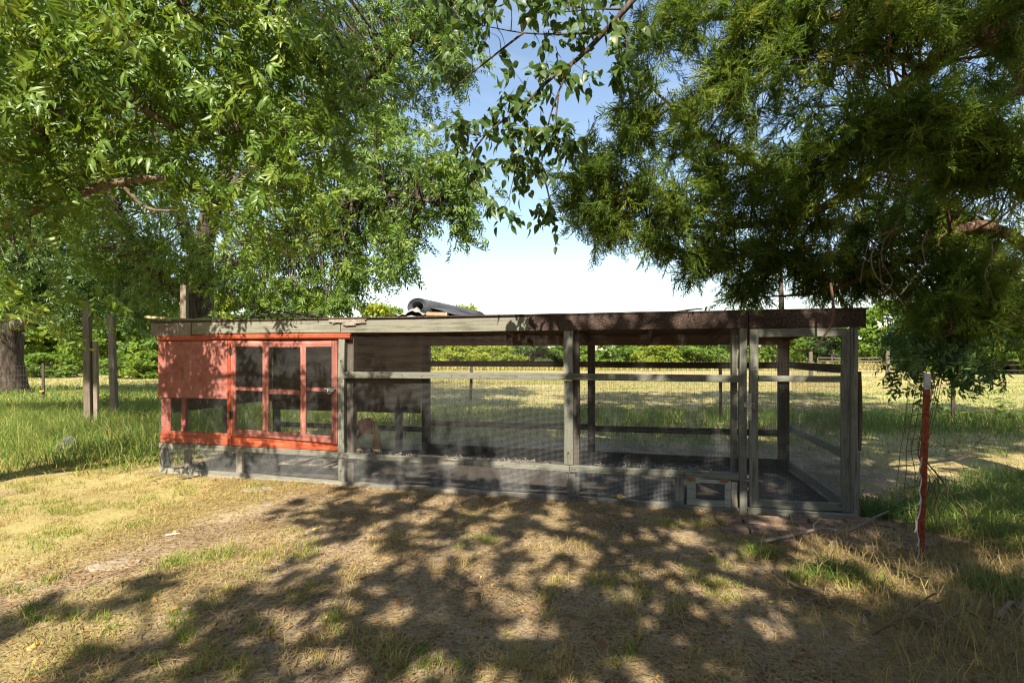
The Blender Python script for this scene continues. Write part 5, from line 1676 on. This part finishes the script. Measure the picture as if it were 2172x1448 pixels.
# ------------------------------------------------------------------ grass
def blades(x, y, h, w, tone, lean_=0.35, name='grass', lying=False, z=None, droop=0.3):
    n = len(x)
    z = height(x, y) if z is None else z
    a = RNG.uniform(0, 2 * np.pi, n)
    la = RNG.uniform(0, 2 * np.pi, n)
    ln_ = lean_ * RNG.random(n) ** 0.7
    side = np.stack([np.cos(a), np.sin(a), np.zeros(n)], -1) * (w / 2)[:, None]
    d = np.stack([np.cos(la) * ln_, np.sin(la) * ln_, np.sqrt(np.clip(1 - ln_ ** 2, .02, 1))], -1)
    d2 = unit(d + np.stack([np.cos(la) * (ln_ + .2), np.sin(la) * (ln_ + .2), -droop * (1 + ln_)], -1))
    p = np.stack([x, y, z - 0.004], -1)
    if lying:
        tilt = RNG.uniform(-.12, .28, n)
        d = np.stack([np.cos(la), np.sin(la), tilt], -1)
        d2 = unit(d + RNG.normal(size=(n, 3)) * .25)
        p[:, 2] += 0.006 + RNG.random(n) * 0.012
        side = np.cross(d, np.array([0, 0, 1.0])) * (w / 2)[:, None]
    m_ = p + d * (h * .55)[:, None]
    tip = m_ + d2 * (h * .5)[:, None]
    V = np.stack([p - side, p + side, m_ + side * .75, m_ - side * .75, tip], 1).reshape(-1, 3)
    o = (np.arange(n) * 5)[:, None]
    F = [np.array([[0, 1, 2, 3]]) + o, np.array([[3, 2, 4]]) + o]
    return V, F, np.repeat(tone, 5)


def put(name, parts, label):
    V, F, r = merge(parts)
    o = link(name, new_mesh(name, V, F, r), M['grass'], kind='stuff')
    o['label'] = label
    o['category'] = 'grass'
    return o


def rand_in(n, x0, x1, y0, y1):
    return RNG.uniform(x0, x1, n), RNG.uniform(y0, y1, n)


# short sun-dried turf before the coop
x, y = rand_in(260000, -7.5, 3.6, 1.5, 7.2)
dn = turf(x, y)
u, v = coop_uv(x, y)
keep = (RNG.random(len(x)) < dn ** 1.2 * (0.12 + 0.88 * ss(.38, .6, fbm(x, y, .16)))) & ((v < -0.06) | (u < -0.1)) & (np.abs(x) < y * 1.1 + .4)
x, y = x[keep], y[keep]
gr = ss(0.42, 0.66, fbm(x + 31, y, 0.45))
tone = np.clip(0.26 + 0.26 * RNG.random(len(x)) + 0.24 * gr * (x < -1) - 0.16 * (x > -1.2), 0, 1)
put('short_turf', [blades(x, y, RNG.uniform(.02, .062, len(x)) * (0.6 + .5 * ss(.4, .65, fbm(x, y, .16)) + .6 * gr), RNG.uniform(.003, .0065, len(x)), tone, .8)], 'short sun dried yellow green turf before the coop')

# tufts: photo x, y, radius m, blades, height m, tone
parts = []
for (px, py, r, n, h, tn) in ((365, 1195, .20, 700, .09, .66), (440, 1180, .12, 260, .08, .7), (600, 1150, .14, 340, .07, .5), (655, 1160, .16, 420, .08, .62), (580, 1180, .12, 260, .07, .6), (1015, 1148, .13, 420, .07, .66), (825, 1135, .14, 320, .07, .4),
                              (260, 1300, .10, 220, .08, .72), (375, 1315, .09, 220, .09, .72), (20, 1320, .10, 260, .10, .74), (130, 1290, .10, 220, .08, .6), (110, 1390, .12, 300, .07, .62), (360, 1370, .12, 300, .08, .7), (40, 1240, .14, 360, .08, .66), (470, 1400, .12, 260, .08, .5),
                              (705, 1315, .08, 200, .08, .72), (540, 1210, .10, 240, .06, .6), (640, 1260, .10, 200, .07, .55), (820, 1390, .16, 420, .10, .45), (900, 1415, .08, 220, .09, .78), (960, 1200, .14, 300, .06, .35), (1250, 1150, .14, 320, .08, .36), (1215, 1165, .12, 240, .08, .34),
                              (1280, 1235, .13, 340, .07, .6), (1330, 1240, .10, 240, .07, .55), (1370, 1225, .12, 240, .08, .3), (1500, 1230, .12, 280, .09, .55), (1560, 1265, .10, 220, .09, .6), (1600, 1180, .12, 320, .12, .7), (1540, 1190, .10, 220, .08, .5),
                              (1400, 1280, .12, 280, .09, .42), (1160, 1270, .10, 240, .09, .45), (1340, 1300, .12, 260, .08, .3), (1310, 1385, .08, 200, .08, .7), (1470, 1390, .12, 260, .09, .35), (1200, 1400, .12, 260, .09, .35), (1100, 1420, .12, 260, .08, .4), (1390, 1160, .12, 260, .06, .4),
                              (1430, 1110, .14, 340, .09, .5), (1540, 1110, .14, 320, .09, .45), (1465, 1115, .10, 240, .08, .5), (730, 1385, .12, 240, .08, .4), (560, 1340, .10, 200, .07, .5), (480, 1260, .12, 260, .07, .4), (750, 1230, .12, 220, .07, .4)):
    g = G(px, py)
    n = int(n * .8)
    a = RNG.uniform(0, 6.28, n)
    ns = RNG.integers(3, 7)
    sx, sy = RNG.normal(0, r * .75, ns), RNG.normal(0, r * .75, ns)
    wh = RNG.integers(ns, size=n)
    q = r * .75 * RNG.random(n) ** 1.1
    xx, yy = g[0] + sx[wh] + q * np.cos(a), g[1] + sy[wh] + q * np.sin(a)
    parts.append(blades(xx, yy, h * RNG.uniform(.3, 1.1, n), RNG.uniform(.003, .006, n), np.clip(tn + RNG.normal(0, .11, n), 0, 1), .75))
put('grass_tufts', parts, 'scattered dry and green tufts in the bare soil')

# straw and dead stalks lying on the soil
x, y = rand_in(95000, -3.4, 4.6, 1.5, 6.2)
u, v = coop_uv(x, y)
dn = 0.40 + 0.6 * ss(.4, .65, fbm(x + 5, y, .5)) + 0.9 * ss(1.6, 2.6, x) * (1 - ss(3.6, 4.6, y))
keep = (RNG.random(len(x)) < dn) & (v < -0.05) & (np.abs(x) < y * 1.1 + .3)
x, y = x[keep], y[keep]
put('straw_litter', [blades(x, y, RNG.uniform(.025, .10, len(x)), RNG.uniform(.003, .006, len(x)), np.clip(RNG.normal(.25, .14, len(x)), 0, .5), lying=True)], 'dry straw and stalks lying over the bare soil')

# crumbs of leaf and bark trodden into the soil
x, y = rand_in(42000, -3.6, 4.4, 1.5, 6.4)
u, v = coop_uv(x, y)
dn = 0.30 + 0.5 * ss(.45, .65, fbm(x + 50, y, .35)) + 0.9 * np.exp(-((v + .25) / .22) ** 2)
keep = (RNG.random(len(x)) < dn) & (v < -0.05) & (np.abs(x) < y * 1.1 + .3)
x, y = x[keep], y[keep]
n = len(x)
TVc = np.array([(0, 0, 0), (.5, .32, .08), (1, 0, 0), (.45, -.3, .05)]) * .02
Vq, Fq, Rq = scatter(TVc, [np.array([(0, 1, 2, 3)])], np.stack([x, y, height(x, y) + .006], -1), RNG.normal(size=(n, 3)) * [1, 1, .25], RNG.normal(size=(n, 3)) * .4 + [0, 0, 1], RNG.uniform(.4, 1.5, n), np.clip(RNG.normal(.28, .25, n), 0, 1))
o = link('leaf_crumbs', new_mesh('leaf_crumbs', Vq, Fq, Rq), M['deadleaf'], kind='stuff')
o['label'] = 'crumbled dead leaves and bark scattered over the soil'
o['category'] = 'litter'

tw = MB()
for i in range(150):
    px_, py_ = RNG.uniform(250, 2150), 1075 + 370 * RNG.random() ** .8
    g_ = G(px_, py_)
    u, v = coop_uv(g_[0], g_[1])
    if v > -0.1:
        continue
    a, L = RNG.uniform(0, 6.28), RNG.uniform(.04, .16) * (1.6 if px_ > 1700 else 1)
    q0 = np.array([g_[0], g_[1], float(height(g_[0], g_[1])) + .008])
    dq = np.array([math.cos(a), math.sin(a), 0]) * L
    tw.tube([q0, q0 + dq * .5 + np.array([RNG.uniform(-.02, .02), RNG.uniform(-.02, .02), RNG.uniform(0, .02)]), q0 + dq + np.array([0, 0, RNG.uniform(0, .03)])], [RNG.uniform(.0018, .004), .0012], 4, True, 2)
o = tw.build('twig_litter', M['twig'], kind='stuff')
o['label'] = 'small dry twigs strewn over the soil'
o['category'] = 'litter'

# long straw heap in the lower right corner
x, y = rand_in(15000, 1.4, 4.8, 1.6, 4.2)
keep = RNG.random(len(x)) < ss(1.4, 2.6, x + 0.25 * (3 - y)) * (0.3 + fbm(x, y, .4))
x, y = x[keep], y[keep]
n = len(x)
put('straw_heap', [blades(x, y, RNG.uniform(.10, .30, n), RNG.uniform(.002, .0045, n), np.clip(RNG.normal(.30, .16, n), 0, .72), .98, droop=.6, z=height(x, y) + .01),
                   blades(x, y, RNG.uniform(.12, .34, n), RNG.uniform(.002, .004, n), np.clip(RNG.normal(.22, .12, n), 0, .6), lying=True)], 'matted long straw in the lower right corner')

# tall green grass on the left and behind the coop
x, y = rand_in(98000, -20, -4.3, 5.6, 15)
u, v = coop_uv(x, y)
edge = ss(-0.15, 0.9, (y - 6.15) - 0.25 * (x + 5.0) * 0 + 0.9 * (fbm(x, y, .9) - .5))
keep = (RNG.random(len(x)) < edge * (0.25 + 0.9 * fbm(x, y, .5))) & (u < -0.1 - 0.35 * RNG.random(len(x))) & (np.abs(x) < y * 1.4)
x, y = x[keep], y[keep]
n = len(x)
tall = ss(5.8, 7.6, y) * (1 - .5 * ss(11, 15, y))
put('tall_grass', [blades(x, y, (.10 + .42 * tall) * RNG.uniform(.5, 1.2, n), RNG.uniform(.005, .011, n), np.clip(.80 - .10 * (1 - tall) + RNG.normal(0, .13, n) - .35 * (RNG.random(n) < .10), 0, 1), .75, droop=.55)], 'long uncut green grass left of the coop')

x, y = rand_in(34000, -33, -4.5, 13.5, 25)
keep = (np.abs(x) < y * 1.4) & (RNG.random(len(x)) < (.25 + fbm(x, y, 1.6)) * (1 - .8 * ss(19, 24, y)))
x, y = x[keep], y[keep]
n = len(x)
put('rough_grass', [blades(x, y, RNG.uniform(.15, .42, n), RNG.uniform(.012, .026, n), np.clip(.80 + RNG.normal(0, .13, n), 0, 1), .65, droop=.5)], 'rough green grass around the big left trunk')

x, y = rand_in(90000, -8, 17, 7.5, 16)
u, v = coop_uv(x, y)
strip = ss(2.7, 4.2, v + 1.2 * (fbm(x, y, 1.2) - .5)) * (1 - .75 * ss(13.5, 16, y + .1 * x))
rt_ = ss(8.3, 9.6, u)
strip = strip * (1 - .55 * rt_ * (1 - ss(9.2, 10.2, y)))
keep = (RNG.random(len(x)) < strip * (.3 + .8 * fbm(x, y, .8))) & (np.abs(x) < y * 1.4)
x, y = x[keep], y[keep]
n = len(x)
hgt = .10 + .38 * np.exp(-((y - 11.6 + .08 * x) / 1.5) ** 2)
put('strip_grass', [blades(x, y, hgt * RNG.uniform(.5, 1.2, n), RNG.uniform(.006, .013, n), np.clip(.84 + RNG.normal(0, .10, n) - .45 * (RNG.random(n) < .07), 0, 1), .6, droop=.45)], 'green grass strip along the wire fence')

# grass clumps right of the coop
parts = []
for (px, py, r, n, h, tn) in ((1860, 1085, .28, 900, .22, .9), (2060, 1110, .45, 1700, .34, .86), (2140, 1090, .45, 1500, .40, .88), (2000, 1130, .25, 700, .30, .82), (2120, 1150, .35, 900, .32, .78), (1775, 1222, .13, 500, .20, .90), (1700, 1225, .10, 160, .13, .8), (1840, 1240, .16, 260, .13, .6), (2140, 1260, .22, 600, .18, .8), (2060, 1060, .5, 900, .3, .9), (1960, 1060, .3, 300, .2, .6), (2160, 1030, .5, 800, .34, .85), (1620, 1175, .10, 200, .14, .72)):
    g = G(px, py)
    a = RNG.uniform(0, 6.28, n)
    q = r * np.sqrt(RNG.random(n))
    parts.append(blades(g[0] + q * np.cos(a), g[1] + q * np.sin(a), h * RNG.uniform(.5, 1.2, n), RNG.uniform(.004, .009, n), np.clip(tn + RNG.normal(0, .1, n) - .5 * (RNG.random(n) < .12), 0, 1), .8, droop=.6))
put('grass_clumps', parts, 'long green grass clumps growing right of the coop')
# low growth behind and right of the coop
x, y = rand_in(26000, 2.5, 12, 4.8, 11)
u, v = coop_uv(x, y)
keep = (RNG.random(len(x)) < .2 + .7 * ss(.5, .68, fbm(x, y, .6))) & ((u > 8.0) | (v > 2.4)) & (np.abs(x) < y * 1.4)
x, y = x[keep], y[keep]
n = len(x)
put('low_growth', [blades(x, y, RNG.uniform(.03, .10, n), RNG.uniform(.004, .008, n), np.clip(RNG.normal(.5, .22, n), 0, .95), .8)], 'patchy low dry growth beside and behind the coop')
# stubble of the mown field
x, y = rand_in(70000, -32, 30, 14, 34)
keep = (np.abs(x) < y * 1.08) & (RNG.random(len(x)) < .25 + fbm(x, y * 2.2, 2.0))
x, y = x[keep], y[keep]
n = len(x)
put('field_stubble', [blades(x, y, RNG.uniform(.04, .12, n), RNG.uniform(.02, .05, n), np.clip(.36 + .42 * ss(.45, .62, fbm(x, y * 2.5, 3.5)) + RNG.normal(0, .08, n), 0, .8), .9)], 'mown stubble of the open field')
# uncut yellow margin along the far trees
x, y = rand_in(26000, -60, 60, 48, 58)
n = len(x)
put('field_margin', [blades(x, y, RNG.uniform(.3, 1.0, n), RNG.uniform(.06, .14, n), np.clip(RNG.normal(.48, .12, n), .2, .8), .5)], 'uncut yellow grass margin before the far trees')


# ------------------------------------------------------------------ small things on the ground
def weed(label, x, y, h, n, seed):
    r_ = np.random.default_rng(seed)
    o = thing('weed', label, 'weed', (x, y, 0), 0, 'broad leaved weeds by the fence')
    q = MB()
    P, d = [], []
    for i in range(n):
        a = r_.uniform(0, 6.28)
        tip = np.array([.3 * h * math.cos(a) * r_.random(), .3 * h * math.sin(a) * r_.random(), h * r_.uniform(.6, 1)])
        q.tube([(0, 0, 0), tip * [.4, .4, .5], tip], [.008, .006, .003], 4)
        for k in range(7):
            t_ = .3 + .1 * k
            P.append(tip * t_)
            b_ = r_.uniform(0, 6.28)
            d.append([math.cos(b_), math.sin(b_), r_.uniform(-.3, .5)])
    q.build('stem', M['twig'], o, True)
    P, d = np.array(P), np.array(d)
    TV, TF = broad_leaf(.17, .10, .3)
    V, F, r = scatter(TV, TF, P, d, np.tile([0, -.3, 1.], (len(P), 1)), r_.uniform(.7, 1.2, len(P)), r_.uniform(.5, 1, len(P)))
    link('leaves', new_mesh('leaves', V, F, r), M['pecan'], o, 'stuff')


for (px, py, h, n, lab) in ((2120, 895, .62, 5, 'tallest broad leaved weed by the fence at right'), (2065, 900, .40, 5, 'low broad leaved weed beside the tallest weed'), (2010, 895, .42, 4, 'pale broad leaved weed just right of the rust red post'), (2150, 905, .36, 4, 'small broad leaved weed at the right edge of the strip'), (205, 860, .6, 4, 'leafy weed between the two left posts'), (225, 870, .5, 4, 'dark weed at the foot of the leaning post')):
    g = G(px, py)
    weed(lab, g[0], g[1], h, n, px)

g = G(147, 962)
r_ = np.random.default_rng(12)
Vs_, Fs_ = [], []
na, nb_ = 12, 7
for i in range(nb_):
    th = math.pi * i / (nb_ - 1)
    for j in range(na):
        ph = 2 * math.pi * j / na
        k = 1 + .18 * math.sin(3 * ph + i) + r_.uniform(-.08, .08)
        Vs_.append((.13 * k * math.sin(th) * math.cos(ph), .11 * k * math.sin(th) * math.sin(ph), .17 * math.cos(th)))
for i in range(nb_ - 1):
    for j in range(na):
        Fs_.append((i * na + j, (i + 1) * na + j, (i + 1) * na + (j + 1) % na, i * na + (j + 1) % na))
o = link('rock', new_mesh('rock', np.array(Vs_), Fs_, smooth=True), M['rock'])
o.location = (g[0], g[1], .10)
tag(o, 'rounded grey rock half hidden in the tall left grass', 'rock')


def stick(label, pts, r, m, cat='stick', group=None, name='stick'):
    q = MB()
    q.tube(pts, r, 6)
    return tag(q.build(name, M[m], None, True), label, cat, group)


def gz(px, py, z=0.015):
    g = G(px, py)
    g[2] = float(height(g[0], g[1])) + z
    return g


stick('long crooked grey branch lying across the brick paving', [gz(1600, 1160, .03), gz(1680, 1147, .05), gz(1740, 1136, .06), gz(1800, 1138, .05), gz(1850, 1120, .08), gz(1885, 1105, .10)], [.016, .014, .012, .009, .006], 'twig_grey', 'branch', name='fallen_branch')
stick('curved brown root like stick lying below the green clump', [gz(1640, 1210), gz(1690, 1245, .03), gz(1740, 1262, .04), gz(1765, 1290, .02)], [.012, .011, .009, .006], 'twig')
stick('short white stick lying in the sunny turf', [gz(352, 1139), gz(366, 1138), gz(382, 1136)], [.007, .007, .006], 'cord')
stick('straight dark twig lying on bare soil at centre left', [gz(760, 1232), gz(820, 1205), gz(860, 1188)], [.005, .004, .003], 'twig')
stick('thin dark twig trailing from the lower left flat stone', [gz(170, 1253), gz(230, 1228), gz(300, 1203)], [.004, .004, .003], 'twig')
stick('long pale stalk lying on the soil right of centre', [gz(1290, 1205), gz(1350, 1200), gz(1410, 1193)], [.005, .004, .003], 'twig_grey')
stick('reddish forked twig arching beside the coop corner', [gz(1790, 1112), gz(1830, 1098, .06), W(1822, 1064, 4.6), W(1836, 1030, 4.6)], [.005, .004, .003, .002], 'twig_red')
stick('upright pale twig at the right edge of the straw', [gz(2095, 1330), W(2100, 1310, 2.85), W(2107, 1288, 2.85)], [.007, .006, .005], 'twig_red')
stick('upright stubby twig in the lower right corner', [gz(2150, 1425), W(2150, 1400, 2.45), W(2152, 1382, 2.45)], [.007, .006, .005], 'twig_red')
stick('thick broken twig at the right edge above the straw', [gz(2115, 1325, .05), gz(2145, 1312, .10), W(2160, 1290, 2.9), W(2172, 1270, 2.95)], [.014, .012, .006, .004], 'twig')
stick('crooked bleached twig at the right edge below the tall grass', [gz(2115, 1143, .06), gz(2140, 1138, .08), gz(2172, 1135, .08)], [.006, .005, .003], 'twig_grey')
stick('small forked dark twig on the soil at lower centre left', [gz(540, 1392), gz(560, 1375, .04), W(566, 1330, 2.75)], [.006, .004, .002], 'twig')
for i, (a, b2, c2, m_) in enumerate((((1930, 1320), (1965, 1340), (2010, 1345), 'twig'), ((1880, 1350), (1930, 1345), (1985, 1350), 'twig_red'), ((1940, 1300), (1985, 1290), (2008, 1283), 'twig_red'), ((1960, 1340), (1980, 1310), (2005, 1290), 'twig_red'),
                                     ((1905, 1310), (1950, 1330), (1990, 1345), 'twig'), ((1850, 1365), (1890, 1368), (1905, 1358), 'twig_red'), ((2020, 1320), (2050, 1325), (2085, 1335), 'twig_red'), ((1990, 1345), (2030, 1335), (2060, 1318), 'twig'), ((1915, 1335), (1955, 1318), (1985, 1300), 'twig'))):
    stick('thin brown twig in the brush pile on the lit straw at lower right', [gz(*a, .05), gz(*b2, .09 + .01 * (i % 3)), gz(*c2, .06)], [.006, .005, .003], m_, 'twig', 'twigs of the brush pile', name='twig')

lf = []
for k in range(3):
    TV, TF = broad_leaf(.085, .05, (-.5, .5, .8)[k])
    for tv in (.2, .55, .8, .98):
        me = new_mesh('fallen_leaf', TV, TF, np.full(len(TV), tv))
        me.materials.append(M['deadleaf'])
        lf.append(me)
r_ = np.random.default_rng(19)
spots = [(1316, 1050), (1375, 1075), (1300, 1085), (985, 1048), (1105, 1052), (1090, 1057), (1190, 1062), (870, 1040), (1100, 1280), (1515, 1170), (1630, 1225), (1690, 1215), (1280, 1378), (1680, 1397), (1400, 1428), (95, 1300), (80, 1355), (65, 1362), (275, 1202), (1360, 1195), (1725, 1290), (1860, 1240), (2100, 1380)]
for i in range(60):
    spots.append((r_.uniform(300, 2100), r_.uniform(1060, 1440)) if i > 26 else (r_.uniform(740, 1500), r_.uniform(1050, 1085)))
for i, (px, py) in enumerate(spots):
    g = gz(px, py, .012)
    u, v = coop_uv(g[0], g[1])
    if v > -0.08 and i != 0:
        continue
    if i == 0:
        p_ = cp(5.72, -0.085, 0.09)
        o = link('fallen_leaf', lf[3])
        o.location = tuple(p_)
        o.rotation_euler = (1.3, .3, .2)
        tag(o, 'single tan leaf caught upright on the wire beside the hatch', 'leaf')
        continue
    o = link('fallen_leaf', lf[r_.integers(len(lf))])
    o.location = tuple(g)
    o.rotation_euler = (r_.uniform(-.5, .5), r_.uniform(-.5, .3), r_.uniform(0, 6.28))
    s = r_.uniform(.35, .75)
    o.scale = (s, s, s)
    tag(o, 'dry brown fallen leaf lying on the soil before the coop', 'leaf', 'fallen leaves on the soil')
for (px, py, lab) in ((1838, 1310, 'small white pebble beside the brush pile'), (1832, 1332, 'smaller white pebble in the straw below the first')):
    g = gz(px, py, .025)
    o = link('pebble', new_mesh('pebble', np.array(Vs_) * .13, Fs_, smooth=True), M['rock'])
    o.location = tuple(g)
    tag(o, lab, 'pebble')
